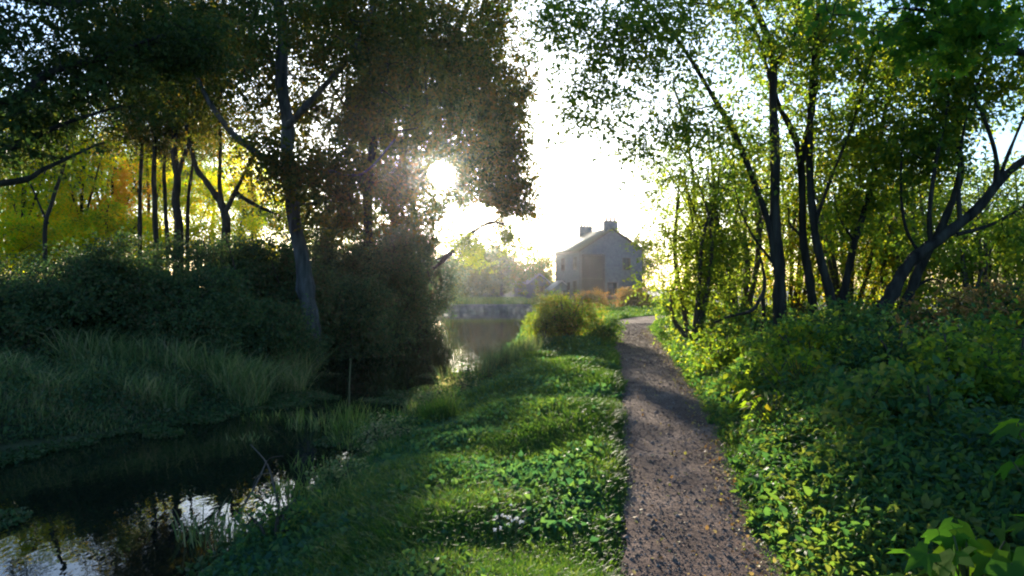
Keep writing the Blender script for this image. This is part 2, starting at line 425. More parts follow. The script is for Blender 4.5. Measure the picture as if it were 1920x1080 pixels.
def tree(name, label, cat, base, limbs, clumps, ncl=200, per=200, size=.08, spread=.45, leaf='left_leaf', bark='bark',
         seed=1, group=None, shafts=None, hole=.0, up=.6, shape='leaf', flat=.6, twig_r=.006, droop=.2, aspect=.6, sides=8, partname='crown', minz=None):
    rng = np.random.default_rng(seed)
    base = np.asarray(base, float)
    root = thing(name, label, cat, base, 0, group)
    trunk = Geo(); nodes = []
    for pts, r0, r1 in limbs:
        ln = smooth_line(pts, 6); t = np.linspace(0, 1, len(ln))
        ln = ln + np.stack([NZ[seed % 8](ln, .8), NZ[(seed + 1) % 8](ln, .8), NZ[(seed + 2) % 8](ln, .8)], 1) * min(r0 * .5, .12) * np.minimum(t * 4, 1)[:, None]
        rad = r0 + (r1 - r0) * t ** .8
        if pts is limbs[0][0]: rad = rad * (1 + .5 * np.exp(-t * 14))
        rad = rad * (1 + .08 * rng.normal(size=len(ln)))
        trunk.tube(ln, rad, sides if r0 > .06 else 5)
        nodes.append(ln[int(len(ln) * (.35 if pts is limbs[0][0] else .15)):])
    trunk.build('trunk', M[bark], root, True, base)
    nodes = np.concatenate(nodes)
    cl = inside_pts(clumps, int(ncl * 1.6), rng)
    if hole: cl = cl[NZ[(seed + 3) % 8](cl, .32) > -1 + hole]
    if minz is not None: cl = cl[cl[:, 2] > minz]
    gz = hgt(cl[:, 0], cl[:, 1]); cl = cl[cl[:, 2] > gz + .05]
    if shafts is not None: cl = cl[shaft_mask(cl, shafts)]
    cl = cl[:ncl]
    # connect every clump to the nearest wood, nearest first
    d0 = np.sqrt(((cl[:, None] - nodes[None]) ** 2).sum(2)).min(1)
    br = Geo(); twigs = []
    allp = nodes.copy()
    for k in np.argsort(d0):
        c = cl[k]; dd = ((allp - c) ** 2).sum(1); j = int(dd.argmin()); a = allp[j]
        ln_ = math.sqrt(dd[j])
        if ln_ < .05: continue
        mid = (a + c) / 2 + rng.normal(size=3) * ln_ * .10 + np.array([0, 0, -.06 * ln_])
        q = smooth_line([a, mid, c], 4)
        rr = twig_r * (1 + 1.6 * min(ln_, 4) ** .8)
        br.tube(q, np.linspace(rr, twig_r * .7, len(q)), 4, False)
        allp = np.vstack([allp, q[2:]]); twigs.append((a, c))
    # leaves: round each clump centre and back along its twig
    idx = np.repeat(np.arange(len(cl)), per)
    n = len(idx)
    sc = rng.uniform(.6, 1.35, len(cl))[idx]
    nt_ = max(1, per // 11)                       # leafy twiglets per clump, each with a row of leaves
    tw = np.arange(n) // 11
    nd = tw.max() + 1
    td = unit(rng.normal(size=(nd, 3)) * np.array([1, 1, flat]) + [0, 0, -.12])
    ts = rng.normal(size=(nd, 3)) * np.array([1, 1, flat]) * spread * .62
    s_ = rng.uniform(0, 1, n)
    p = cl[idx] + (ts[tw] + td[tw] * (s_ * spread * 1.25)[:, None]) * sc[:, None] + rng.normal(size=(n, 3)) * size * .45
    keep = rng.uniform(size=n) < np.clip(.75 + NZ[(seed + 4) % 8](p, 1.1) * .9, .05, 1)
    keep &= p[:, 2] > hgt(p[:, 0], p[:, 1]) + .03
    keep &= p[:, 2] > WATER + .04
    if shafts is not None: keep &= shaft_mask(p, shafts)
    p = p[keep]
    V, T = leaf_geo(p, size * rng.uniform(.6, 1.3, len(p)), rng, up, droop, aspect, shape, axis=td[tw][keep] * .6)
    fs = [T]; mi = np.zeros(len(T), np.int32)
    if br.n:
        q = np.concatenate(br.Q) + len(V); V = np.concatenate([V] + br.V); fs.append(q); mi = np.concatenate([mi, np.ones(len(q), np.int32)])
    o = mesh(partname, V, fs, M[leaf], root, loc=base)
    o.data.materials.append(M['bark']); o.data.polygons.foreach_set('material_index', mi)
    return root


def ground_at(x, y): return np.array([x, y, float(hgt(x, y))])


def px_line(D, *pts):
    """points given as (px, py) or (px, py, D)"""
    return [P(p[0], p[1], p[2] if len(p) > 2 else D) for p in pts]


# ================================================================== LEFT BANK TREES
# the big pale-trunked tree
b = ground_at(-5.35, 19)
tree('bank_tree', 'large tree with a pale grey lower trunk leaning over the dark left bank', 'tree', b,
     [([b - [0, 0, .2], P(585, 600, 19), P(563, 470, 19), P(545, 330, 19), P(528, 180, 19), P(520, 0, 19), P(512, -200, 19.5)], .245, .12),
      (px_line(19, (545, 330), (480, 285, 18.6), (430, 240, 18.2), (380, 170, 18), (350, 60, 18)), .11, .04),
      (px_line(19, (535, 240), (590, 180, 18.5), (660, 100, 18), (700, 10, 18)), .10, .04),
      (px_line(19, (550, 340), (610, 320, 18.3), (680, 325, 17.6), (740, 260, 17)), .06, .02),
      (px_line(19, (552, 385), (600, 378, 18.7), (640, 374, 18.2)), .035, .012),
      (px_line(19, (525, 140), (470, 60, 19.5), (430, -60, 20)), .09, .03)],
     [(P(560, 60, 19), (3.4, 2.6, 2.4), 3), (P(420, 120, 18.5), (2.2, 2, 1.5), 1.5), (P(690, 150, 18.5), (2.2, 2.2, 2.0), 1.8), (P(620, -150, 19), (4, 3, 2.4), 2), (P(640, 290, 18), (1.4, 1.3, 1.0), .8), (P(470, 260, 19), (1.0, 1.2, .9), .6), (P(650, 400, 19), (.9, .9, .6), .3), (P(535, 210, 18), (1.7, .9, 1.9), 1.6), (P(560, 330, 18.2), (1.1, .7, .9), .6)],
     ncl=420, per=165, size=.11, spread=.46, leaf='left_leaf', bark='barkgrey', seed=3, hole=.45, shafts=SHAFTS, twig_r=.008, sides=12)

def bank(label, x, y, seed, px, lim, clumps, leaf='left_leaf', **k):
    b = ground_at(x, y)
    return tree('bank_tree', label, 'tree', b, [([b - [0, 0, .2]] + lim[0], *lim[1])] + list(lim[2]), clumps, leaf=leaf, seed=seed, group='tall trees leaning over the canal', shafts=SHAFTS, **k)

bank('tall tree with a thin dark trunk right behind the pale-trunked one', -5.5, 26, 5, 0,
     (px_line(26, (688, 440), (692, 300), (697, 150), (700, 0), (705, -150)), (.2, .08),
      [(px_line(26, (695, 250), (640, 190), (600, 120)), .07, .02), (px_line(26, (695, 220), (760, 170), (810, 90)), .07, .02)]),
     [(P(700, 60, 26), (4.0, 3, 3.2), 3), (P(780, 130, 25), (2.4, 2.4, 2.4), 1.5), (P(700, 300, 26), (2.6, 2.4, 2.6), 1.8), (P(600, 200, 27), (2.4, 2.4, 3), 1), (P(620, 380, 26), (1.9, 2, 1.6), .8)],
     ncl=420, per=143, size=.14, spread=.55, hole=.25)
bank('dense tree whose round crown top fills the middle above the sun', -5.6, 33, 7, 0,
     (px_line(33, (735, 470), (745, 340), (770, 200), (790, 50), (800, -100)), (.24, .08),
      [(px_line(33, (750, 300), (820, 220), (880, 170)), .09, .03), (px_line(33, (745, 350), (690, 280), (650, 200)), .08, .03)]),
     [(P(790, 90, 33), (3.0, 3, 4.0), 3), (P(850, 190, 32), (2.5, 2.5, 2.8), 2), (P(740, 250, 33), (2.6, 2.6, 3.2), 2), (P(880, 280, 32), (1.9, 2, 2.2), 1.5), (P(760, 370, 32), (2.2, 2, 1.8), 1.2)],
     ncl=420, per=132, size=.18, spread=.65, hole=.12)
bank('farthest overhanging tree with a straight right edge against the bright sky', -5.2, 43, 11, 0,
     (px_line(43, (782, 480), (776, 380), (790, 250), (850, 100), (880, 0)), (.26, .1),
      [(px_line(43, (785, 510), (850, 470, 42), (885, 435, 41), (920, 418, 40), (960, 420, 40), (985, 440, 40)), .14, .01), (px_line(43, (780, 330), (870, 250), (940, 220)), .12, .04), (px_line(43, (880, 245), (920, 300), (950, 350)), .07, .03)]),
     [(P(900, 130, 43), (3.2, 3.2, 4.5), 3), (P(925, 330, 42), (2.2, 2.6, 2.8), 2.2), (P(945, 240, 43), (1.6, 2.6, 3.6), 2), (P(830, 350, 43), (2.4, 2.6, 2.6), 1.3), (P(955, 385, 42), (1.3, 2, 2.1), .9), (P(890, 360, 42), (1.1, 1.5, .9), .6), (P(920, -60, 43), (2.4, 3, 4), 1.5)],
     ncl=500, per=121, size=.22, spread=.75, hole=.1)
# hanging spray of sunlit leaves
b = ground_at(-4.9, 38)
tree('bank_tree', 'slanting limb with bright yellow-green leaves hanging above the far water', 'tree', b,
     [([b, P(800, 520, 38), P(845, 478, 37.5), P(885, 440, 37), P(922, 416, 36.6), P(965, 430, 36.5)], .12, .03), (px_line(37, (885, 440), (925, 452), (960, 462)), .05, .02)],
     [(P(885, 452, 37), (1.5, 1.2, .5), 1.5), (P(945, 445, 36.7), (1.3, 1.2, .55), 1.8), (P(870, 405, 37), (1.2, .9, .6), 1.0), (P(915, 480, 37.5), (1.4, 1, .4), .7)],
     ncl=190, per=66, size=.12, spread=.55, leaf='willow_leaf', seed=14, hole=.0, shafts=SHAFTS, group='tall trees leaning over the canal')

# ================================================================== SHRUB BUILDER
def bush(name, label, cat, x, y, rx, ry, h, ncl, per, size, spread, leaf, seed, group=None, shape='leaf', stems=7, hole=.1, zb=None, shafts=None, lean=(0, 0), **k):
    b = ground_at(x, y)
    if zb is not None: b[2] = zb
    rng = np.random.default_rng(seed)
    limbs = []
    for i in range(stems):
        a = rng.uniform(0, 2 * PI); q = rng.uniform(.2, .75)
        e = b + np.array([math.cos(a) * rx * q + lean[0], math.sin(a) * ry * q + lean[1], h * rng.uniform(.6, .92)])
        limbs.append(([b + [math.cos(a) * .06, math.sin(a) * .06, -.05], b + (e - b) * .5 + rng.normal(size=3) * .08 * h, e], .012 + .012 * h, .004 + .003 * h))
    cl = [(b + [lean[0] * .5, lean[1] * .5, h * .42], (rx, ry, h * .5), 3), (b + [rx * .35 + lean[0], 0, h * .6], (rx * .6, ry * .6, h * .4), 1), (b + [-rx * .4 + lean[0], 0, h * .5], (rx * .55, ry * .6, h * .42), 1)]
    return tree(name, label, cat, b, limbs, cl, ncl, per, size, spread, leaf, 'twig', seed, group, shafts, hole, shape=shape, twig_r=.004 + .001 * h, sides=5, partname='foliage', **k)

# dark shrubs along the left bank receding, between the big trunks
rowG = 'dark shrubs along the left bank'
bush('bank_shrub', 'low grey-green shrub hiding the foot of the pale trunk', 'shrub', -5.35, 18.1, .75, .5, 1.0, 60, 121, .07, .2, 'bushdark', 19, rowG)
for (x, y, rx, ry, h, lab, sd) in [
        (-6.6, 20.5, 1.5, 1.4, 3.0, 'dark shrub just left of the pale trunk foot', 21),
        (-4.9, 22.5, 1.2, 1.5, 2.9, 'blue-grey shrub directly right of the pale trunk foot', 22),
        (-6.2, 25.5, 1.7, 1.6, 4.6, 'tall dark shrub behind the pale-trunked tree', 23),
        (-4.8, 28, 1.5, 1.8, 5.0, 'shrub mass below the second dark trunk', 24),
        (-4.9, 32.5, 1.5, 2.0, 6.0, 'tall dark shrub below the sun at the water edge', 25),
        (-4.8, 38, 1.5, 2.2, 5.2, 'shrub second from the far end of the dark left bank', 26),
        (-4.9, 44, 1.5, 2.4, 4.8, 'farthest dark shrub where the left bank meets the bright water', 27)]:
    big = y > 24
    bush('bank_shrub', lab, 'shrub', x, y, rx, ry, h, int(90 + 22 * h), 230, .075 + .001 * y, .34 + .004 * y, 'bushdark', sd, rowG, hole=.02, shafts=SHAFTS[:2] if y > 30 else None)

# brambles of the left bank, nearer
for (x, y, rx, ry, h, lab, sd) in [
        (-9.6, 14.5, 2.0, 1.6, 2.0, 'dark bramble bush at the left frame edge above the reeds', 31),
        (-7.3, 16.0, 1.8, 1.4, 2.0, 'bluish dark bramble mound behind the tall sedge', 32),
        (-6.0, 17.3, 1.2, 1.1, 1.5, 'low dark bramble mound sloping down to the pale trunk', 33),
        (-10.8, 18.5, 2.4, 1.8, 2.5, 'tall dark thicket left of the yellow trees', 34),
        (-7.9, 19.8, 2.0, 1.6, 3.3, 'dark thicket under the forked black tree', 35),
        (-11.5, 16.5, 1.2, 1.0, 1.5, 'lowest dark bramble at the left frame edge', 36),
        (-8.4, 15.2, .9, .8, 2.5, 'narrow bramble arching above the sedge', 37),
        (-6.6, 14.9, .8, .7, 1.2, 'small rounded bramble between sedge and pale trunk', 38)]:
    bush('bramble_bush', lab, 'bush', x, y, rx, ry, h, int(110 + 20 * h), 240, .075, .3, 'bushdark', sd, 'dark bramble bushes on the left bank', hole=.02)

# ================================================================== LEFT BACKGROUND WOOD
woodG = 'slim dark trees behind the left bank'
def slim(label, px, pts, D, r, seed, forks=(), clumps=None, **k):
    b = ground_at((px - 960) / F * D, D)
    cl = clumps or [(P(pts[-1][0], 60, D), (2.8, 2.4, 2.8), 2), (P(pts[-1][0], 220, D), (2.2, 2.0, 1.7), 1.1)]
    return tree('slim_tree', label, 'tree', b, [([b - [0, 0, .1]] + px_line(D, *pts), r, r * .4)] + [(px_line(D, *f), r * .55, r * .2) for f in forks],
                cl, leaf=k.pop('leaf', 'left_leaf'), seed=seed, group=woodG, shafts=SHAFTS[:2], **k)
kw = dict(ncl=150, per=165, size=.11, spread=.55, hole=.35)
slim('slim straight tree, leftmost of the row of dark stems', 262, [(262, 400), (265, 300), (258, 200), (250, 60), (245, -60)], 30, .1, 41, **kw)
slim('slim dark tree second from left in the stem row', 295, [(293, 420), (288, 330), (290, 240), (300, 120), (300, -40)], 29, .13, 42, forks=[((290, 260), (275, 200), (262, 130))], **kw)
slim('slim dark tree in the middle of the stem row', 318, [(312, 420), (308, 300), (318, 200), (322, 60), (322, -40)], 31, .1, 43, **kw)
slim('thickest dark tree of the stem row, close to the fork', 335, [(336, 420), (332, 330), (328, 240), (335, 120), (340, -60)], 28, .2, 44, forks=[((333, 330), (352, 270), (368, 180))], **kw)
slim('slim dark tree leaning right beside the thickest stem', 352, [(350, 410), (362, 300), (366, 200), (372, 60)], 29, .09, 45, **kw)
slim('black forked tree standing between the stem row and the pale trunk', 420, [(420, 440), (418, 400), (410, 372), (385, 338), (365, 310), (350, 240)], 24, .17, 46,
     forks=[((420, 410), (412, 340), (412, 230), (405, 120)), ((422, 400), (445, 350), (470, 300), (500, 270)), ((440, 360), (480, 385), (515, 400))],
     clumps=[(P(400, 150, 24), (2.2, 2, 2.2), 2), (P(490, 230, 24), (1.2, 1.2, 1.0), .6), (P(480, 400, 24), (.7, .7, .6), .25), (P(360, 250, 24), (1.0, 1, .8), .5)], ncl=110, per=130, size=.09, spread=.35, hole=.5)
slim('thin leaning sapling in front of the yellow leaves on the left', 90, [(85, 440), (100, 380), (122, 300), (130, 220), (140, 100)], 20, .07, 47, forks=[((90, 420), (60, 350), (30, 300))],
     clumps=[(P(120, 150, 20), (1.6, 1.5, 1.4), 1), (P(40, 260, 20), (.9, .9, .9), .5)], ncl=60, per=110, size=.08, spread=.35, hole=.5, leaf='left_leaf')

goldG = 'sunlit yellow trees behind the left bank'
def gold(label, px, py, D, rx, rz, seed, leaf='gold_leaf', ncl=150, per=110):
    c = P(px, py, D); b = ground_at(c[0], D)
    return tree('autumn_tree', label, 'tree', b, [([b - [0, 0, .1], b + [.1, 0, (c[2] - b[2]) * .5], c + [0, 0, rz * .3], c + [.1, 0, rz * .8]], .13, .03),
                                                 ([b + [0, 0, (c[2] - b[2]) * .5], c + [rx * .5, 0, 0], c + [rx * .8, 0, rz * .4]], .06, .02),
                                                 ([b + [0, 0, (c[2] - b[2]) * .6], c + [-rx * .5, 0, .2], c + [-rx * .8, 0, rz * .5]], .06, .02)],
                [(c, (rx, rx * .8, rz), 1)], ncl, per, .13, .42, leaf, 'bark', seed, goldG, None, .3)
gold('sunlit yellow-green tree at the far left frame edge', 20, 400, 34, 2.6, 2.0, 51)
gold('sunlit yellow tree between the leaning sapling and the orange one', 130, 390, 36, 2.6, 2.1, 52)
gold('orange-leaved tree glowing left of the stem row', 212, 370, 35, 1.5, 1.9, 53, 'orange_leaf', 60, 110)
gold('yellow tree close behind the orange one, reaching the brambles', 200, 440, 33, 2.0, 1.6, 60)
gold('low yellow-green tree behind the foot of the stem row', 300, 450, 37, 2.8, 1.3, 54, ncl=110)
gold('low yellow tree seen under the forked black tree', 450, 455, 38, 2.4, 1.4, 55, ncl=90)
gold('yellow-green tree filling the gap left of the orange one, farther back', 90, 330, 42, 3.4, 2.6, 57)
gold('tall yellow-green tree farther back behind the middle of the stem row', 350, 380, 46, 2.8, 2.4, 58)
gold('yellow-green tree lowest at the left frame edge above the brambles', 60, 460, 30, 2.4, 1.2, 59)
gold('tall yellow-green tree behind the leaning sapling, reaching up to the black boughs', 40, 300, 31, 2.4, 2.2, 61)
gold('tall green-gold tree beside the leaning sapling', 150, 290, 33, 2.0, 2.0, 62, ncl=110)
gold('green-gold tree whose top shows between the first stems', 275, 300, 39, 2.2, 2.2, 63, ncl=100)
gold('thin green-gold tree at the left of the pale trunk', 470, 330, 42, 2.2, 2.4, 64, ncl=90)
gold('small orange-tipped tree high behind the yellow tree', 190, 290, 42, 1.3, 1.2, 56, 'orange_leaf', 24, 90)
# farther olive trees standing behind
for i, (px, py, D, rx, rz, lab) in enumerate([(230, 320, 50, 3.2, 2.6, 'olive tree far behind the orange one'), (400, 320, 54, 3.4, 3.2, 'olive tree far behind the forked black tree'), (30, 250, 52, 4.2, 3.4, 'olive tree far behind at the left frame edge'), (330, 330, 52, 3.4, 2.2, 'pale olive tree far behind the stem row'), (480, 400, 50, 3.2, 2.0, 'olive tree far behind, seen left of the pale trunk'),
                                             (620, 430, 55, 4.4, 3.4, 'olive tree far behind, seen right of the pale trunk')]):
    c = P(px, py, D); b = ground_at(c[0], D)
    tree('olive_tree', lab, 'tree', b, [([b, b + [0, 0, c[2] * .6], c + [0, 0, rz * .6]], .2, .05)], [(c, (rx, rx * .7, rz), 1)], 130, 121, .16, .6, 'willow_leaf', 'bark', 160 + i, 'olive trees far behind the left bank', SHAFTS[:2], .35)

# ================================================================== OVERHANGING DARK TREE, TOP LEFT
b = ground_at(-10.2, 10.5)
tree('overhanging_tree', 'near tree outside the left edge whose black boughs hang across the top left', 'tree', b,
     [([b - [0, 0, .2], b + [.1, .1, 2.5], b + [.4, .2, 5], b + [.6, .3, 8], b + [.7, .4, 10]], .3, .15),
      ([b + [.2, .1, 3.0], P(0, 340, 10), P(90, 315, 10), P(200, 270, 10.3)], .07, .015),
      ([b + [.2, .1, 3.4], P(-20, 280, 10), P(60, 262, 10), P(130, 235, 10), P(230, 200, 10.4)], .09, .015),
      ([b + [.3, .1, 4.0], P(0, 190, 10.2), P(100, 130, 10.4), P(220, 90, 10.8), P(330, 60, 11)], .11, .02),
      ([b + [.5, .2, 6.0], P(100, 0, 10.5), P(240, -30, 11), P(380, -40, 11.5)], .13, .03)],
     [(P(60, 60, 10.5), (1.9, 1.8, 1.1), 2), (P(220, 60, 11), (1.6, 1.6, .8), 2.2), (P(340, 70, 11.5), (.9, 1.2, .8), 1.2), (P(60, 200, 10.2), (1.1, 1.2, .6), .9), (P(40, 280, 10), (.8, 1, .35), .45),
      (P(200, 180, 11), (1.0, 1.2, .4), .5), (P(380, -60, 11.5), (1.5, 2, .8), 1.5), (P(100, -160, 11), (3, 2.5, 1.2), 1.5)],
     ncl=330, per=170, size=.075, spread=.26, leaf='dark_leaf', seed=71, hole=.25, twig_r=.006)

# ================================================================== RIGHT BANK TREES
def stem_tree(label, D, limbs, clumps, seed, bx=None, **k):
    p0 = limbs[0][0][0]
    b = ground_at((p0[0] - 960) / F * D, D)
    L = []
    for i, (pts, r0, r1) in enumerate(limbs):
        l = px_line(D, *pts)
        if i == 0: l = [b - [0, 0, .15]] + l
        L.append((l, r0, r1))
    return tree('alder_tree', label, 'tree', b, L, clumps, seed=seed, group='dark stems standing together on the right bank', **k)

kw = dict(size=.092, spread=.36, hole=.42, leaf='alder_leaf', twig_r=.006, sides=9)
stem_tree('upright black stem, leftmost of the right-hand trees, with a long limb arching left', 14,
     [([(1468, 620), (1462, 540), (1453, 440), (1452, 300), (1447, 160), (1440, 90), (1412, 0), (1380, -120)], .145, .045),
      ([(1455, 500), (1435, 400), (1385, 270), (1335, 180), (1290, 105), (1230, 25), (1180, -30)], .075, .02),
      ([(1449, 492), (1410, 440), (1388, 390), (1378, 350)], .03, .01),
      ([(1445, 150), (1405, 40), (1330, 10), (1240, 5)], .045, .012),
      ([(1447, 130), (1490, 60), (1500, -40)], .05, .02),
      ([(1345, 195), (1300, 205), (1260, 190)], .02, .01)],
     [(P(1250, 60, 13.6), (1.5, 1.4, .9), 2.2), (P(1120, 70, 13.4), (1.0, 1.2, .7), 1.0), (P(1110, 200, 13.2), (.8, 1, .6), .5), (P(1260, 210, 13.6), (1.1, 1.2, .8), 1.3), (P(1400, 60, 14), (1.6, 1.5, 1.1), 2), (P(1370, 280, 14.2), (1.0, 1, 1), .9), (P(1060, 20, 13), (.6, 1, .5), .45),
      (P(1320, -90, 14), (2.5, 1.8, .9), 1.6)],
     81, ncl=430, per=66, **dict(kw, spread=.46))
stem_tree('black stem second from left on the right bank, splitting above head height', 14.6,
     [([(1532, 630), (1515, 520), (1502, 430), (1502, 300), (1482, 240), (1462, 200), (1450, 150)], .11, .045),
      ([(1503, 300), (1520, 220), (1530, 120), (1545, 0), (1550, -100)], .08, .03),
      ([(1500, 440), (1480, 420), (1478, 390)], .03, .015)],
     [(P(1520, 120, 14.6), (1.3, 1.3, 1.2), 2), (P(1500, -40, 14.6), (2.2, 1.6, 1.2), 2), (P(1560, 250, 15), (.9, 1, 1), 1)],
     82, ncl=130, per=100, **kw)
stem_tree('black stem third from left on the right bank, leaning slightly left', 14.2,
     [([(1562, 620), (1548, 530), (1530, 430), (1522, 330), (1518, 220), (1530, 100), (1540, -60)], .11, .04),
      ([(1528, 420), (1560, 330), (1600, 220), (1630, 120), (1660, 30)], .04, .015)],
     [(P(1600, 80, 14.4), (1.4, 1.3, 1.1), 2), (P(1580, 330, 15), (.9, 1, .9), 1), (P(1640, 220, 14.6), (.9, 1, .8), 1)],
     83, ncl=130, per=110, **kw)
stem_tree('thinner dark stem fourth from left on the right bank, curving right', 14.8,
     [([(1578, 600), (1592, 520), (1605, 440), (1630, 350), (1648, 290), (1662, 200), (1690, 90), (1700, 0)], .1, .03),
      ([(1600, 450), (1570, 400), (1560, 340)], .03, .01)],
     [(P(1690, 130, 14.8), (1.1, 1.1, 1.1), 1.5), (P(1650, 330, 15), (.8, 1, .8), 1), (P(1610, 420, 15.2), (.7, .8, .7), .6)],
     84, ncl=100, per=110, **kw)
stem_tree('heavy black trunk leaning far to the right', 12.6,
     [([(1625, 625), (1665, 560), (1705, 495), (1760, 450), (1815, 405), (1870, 350), (1925, 305), (2010, 250)], .15, .055),
      ([(1745, 460), (1742, 390), (1752, 300), (1775, 200), (1785, 90)], .05, .02),
      ([(1800, 415), (1795, 340), (1805, 250), (1830, 160)], .045, .015),
      ([(1868, 350), (1868, 290), (1845, 220), (1828, 180), (1850, 110)], .05, .02),
      ([(1868, 352), (1900, 270), (1920, 220)], .04, .02),
      ([(1795, 440), (1850, 425), (1900, 400), (1940, 370)], .04, .015)],
     [(P(1800, 130, 12.6), (1.1, 1.2, .9), 2), (P(1900, 150, 12.4), (1.0, 1, .9), 1.6), (P(1760, 280, 13), (.7, .9, .7), .9), (P(1880, 430, 13), (.6, .8, .5), .6), (P(1800, 0, 12.6), (1.6, 1.5, .8), 1.6)],
     85, ncl=150, per=110, **kw)
stem_tree('second leaning black trunk, just behind the heavy one', 13.2,
     [([(1670, 630), (1700, 560), (1728, 500), (1770, 420), (1800, 330), (1795, 250), (1800, 130)], .12, .04),
      ([(1700, 560), (1730, 530), (1760, 525), (1775, 560)], .035, .012),
      ([(1735, 490), (1700, 430), (1690, 340), (1695, 240)], .04, .015)],
     [(P(1740, 200, 13.4), (1.0, 1.1, 1), 1.5), (P(1690, 300, 13.6), (.7, .8, .8), .8)],
     86, ncl=80, per=110, **kw)
b = P(1430, 600, 13.4); b[2] = hgt(b[0], b[1])
tree('fallen_branch', 'dark crooked low branch sticking out left from the foot of the stems', 'branch', b,
     [([b, P(1428, 560, 13.4), P(1408, 580, 13.2), P(1370, 592, 13), P(1340, 606, 12.9)], .05, .02), ([P(1428, 560, 13.4), P(1432, 520, 13.5), P(1425, 480, 13.5)], .05, .02)],
     [(P(1360, 590, 13), (.4, .3, .2), 1)], 8, 30, .07, .18, 'bramble', 'bark', 87)

# shrubs and thin leafy trees behind the stems
backG = 'leafy thickets behind the right-hand stems'
for (px, D, w, h, lf, lab, sd) in [
        (1300, 19, 1.3, 5.6, 'willow_leaf', 'wispy yellow-green willow right of the house', 91),
        (1390, 21, 1.7, 6.6, 'willow_leaf', 'yellow-green thicket seen left of the first black stem', 92),
        (1480, 23, 2.0, 6.6, 'bramble', 'golden-green thicket seen between the first black stems', 93),
        (1590, 22, 2.0, 6.4, 'bramble', 'golden-green thicket seen between curved stem and leaning trunk', 94),
        (1700, 21, 2.0, 6.0, 'bramble', 'green thicket seen behind the leaning trunks', 95),
        (1830, 18, 1.8, 4.2, 'willow_leaf', 'dull green thicket at the right edge behind the leaning trunk', 96),
        (1930, 20, 2.0, 5.4, 'willow_leaf', 'olive thicket cut by the right frame edge', 97)]:
    bush('thicket', lab, 'thicket', (px - 960) / F * D, D, w, w * .8, h, 190, 99, .09, .46, lf, sd, backG, hole=.3, stems=11)
# willow above, pale leaves against the sky
b = ground_at(5.6, 24)
tree('willow_tree', 'pale-leaved willow whose thin sprays fade into the bright sky beside the house', 'tree', b,
     [([b, P(1290, 480, 24), P(1300, 380, 24), P(1290, 260, 24), P(1260, 160, 24)], .09, .03), (px_line(24, (1298, 400), (1250, 320), (1200, 290), (1160, 300)), .04, .01), (px_line(24, (1292, 300), (1230, 220), (1180, 180)), .04, .01)],
     [(P(1250, 330, 24), (1.5, 1.5, 1.5), 2), (P(1180, 290, 24), (1.0, 1, .7), .8), (P(1330, 250, 24), (1.5, 1.5, 1.6), 1.5), (P(1240, 170, 24), (1.4, 1.4, 1.2), 1), (P(1290, 450, 23.6), (1.2, 1.2, 1.2), 1.2)],
     ncl=190, per=90, size=.08, spread=.36, leaf='willow_leaf', seed=98, hole=.4, aspect=.35)
# background trees right
for (px, py, D, rx, rz, lab, sd) in [(1460, 380, 36, 3.2, 3.2, 'tree far behind the first black stems', 101), (1640, 380, 38, 3.6, 3.0, 'tree far behind the curved stem', 102), (1850, 400, 34, 3.6, 2.8, 'tree far behind the leaning trunks at the right edge', 103)]:
    c = P(px, py, D); b = ground_at(c[0], D)
    tree('olive_tree', lab, 'tree', b, [([b, b + [0, 0, c[2] * .6], c + [0, 0, rz * .6]], .18, .05)], [(c, (rx, rx * .7, rz), 1), (b + [0, 0, 1.5], (rx, 1.5, 1.5), .5)], 90, 77, .15, .6, 'bramble', 'bark', sd, 'trees far behind the right-hand stems', None, .4)

# near overhead maple boughs, top right
b = ground_at(6.4, 6.2)
tree('maple_tree', 'near maple outside the right edge whose lobed green leaves hang into the top right', 'tree', b,
     [([b - [0, 0, .1], b + [0, 0, 2.5], b + [-.1, .1, 5], b + [-.2, .2, 7]], .16, .08),
      ([b + [-.05, 0, 3.0], P(1920, 100, 6.4), P(1840, 40, 6.2), P(1700, 20, 6)], .05, .01),
      ([b + [-.05, 0, 3.4], P(1900, -40, 6.2), P(1740, -60, 6), P(1560, -60, 5.8)], .05, .01)],
     [(P(1720, 30, 6.0), (.55, .5, .25), 1.5), (P(1850, 60, 6.2), (.45, .5, .35), 1.5), (P(1600, 0, 5.8), (.35, .4, .22), .7), (P(1560, -80, 5.8), (.8, .7, .3), 1), (P(1800, -100, 6), (.9, .8, .4), 1.2), (P(1870, 190, 6.6), (.3, .4, .25), .5)],
     ncl=120, per=22, size=.065, spread=.2, leaf='maple_leaf', seed=110, hole=.1, shape='palm', up=.5, aspect=.6, partname='crown', twig_r=.004)

# ================================================================== MIDDLE DISTANCE
bush('waterside_bush', 'yellow and russet bush between water and path in the middle distance', 'bush', 1.7, 22.5, .95, .9, 1.7, 130, 99, .075, .3, 'yellowbush', 120, stems=16, hole=.35)
bush('waterside_bush', 'small bright yellow-green bush at the water side of the russet one', 'bush', .95, 22.2, .5, .5, 1.15, 50, 88, .07, .2, 'willow_leaf', 128, stems=8, hole=.3)
bush('waterside_bush', 'low dark green bush at the right foot of the yellow and russet one', 'bush', 2.75, 21.6, .55, .5, .75, 60, 120, .055, .14, 'nettle', 121, stems=6)
bush('path_bush', 'bright lime-green bush at the bend right of the path end', 'bush', 6.7, 29, 1.1, 1.0, 1.5, 90, 120, .07, .22, 'grass', 122, hole=.05)
bush('path_bush', 'low sunlit bush hugging the right edge of the path', 'bush', 5.2, 22.5, .8, .9, .7, 70, 110, .055, .16, 'nettle', 123)
bush('path_bush', 'shadowed green bush under the wispy willow', 'bush', 5.9, 18.5, 1.2, 1.0, 1.1, 90, 120, .06, .2, 'nettle', 124)
bush('garden_hedge', 'clipped russet garden hedge in front of the house', 'hedge', 9.0, 55, 1.5, .9, 1.75, 150, 110, .10, .24, 'brownleaf', 125, hole=0)
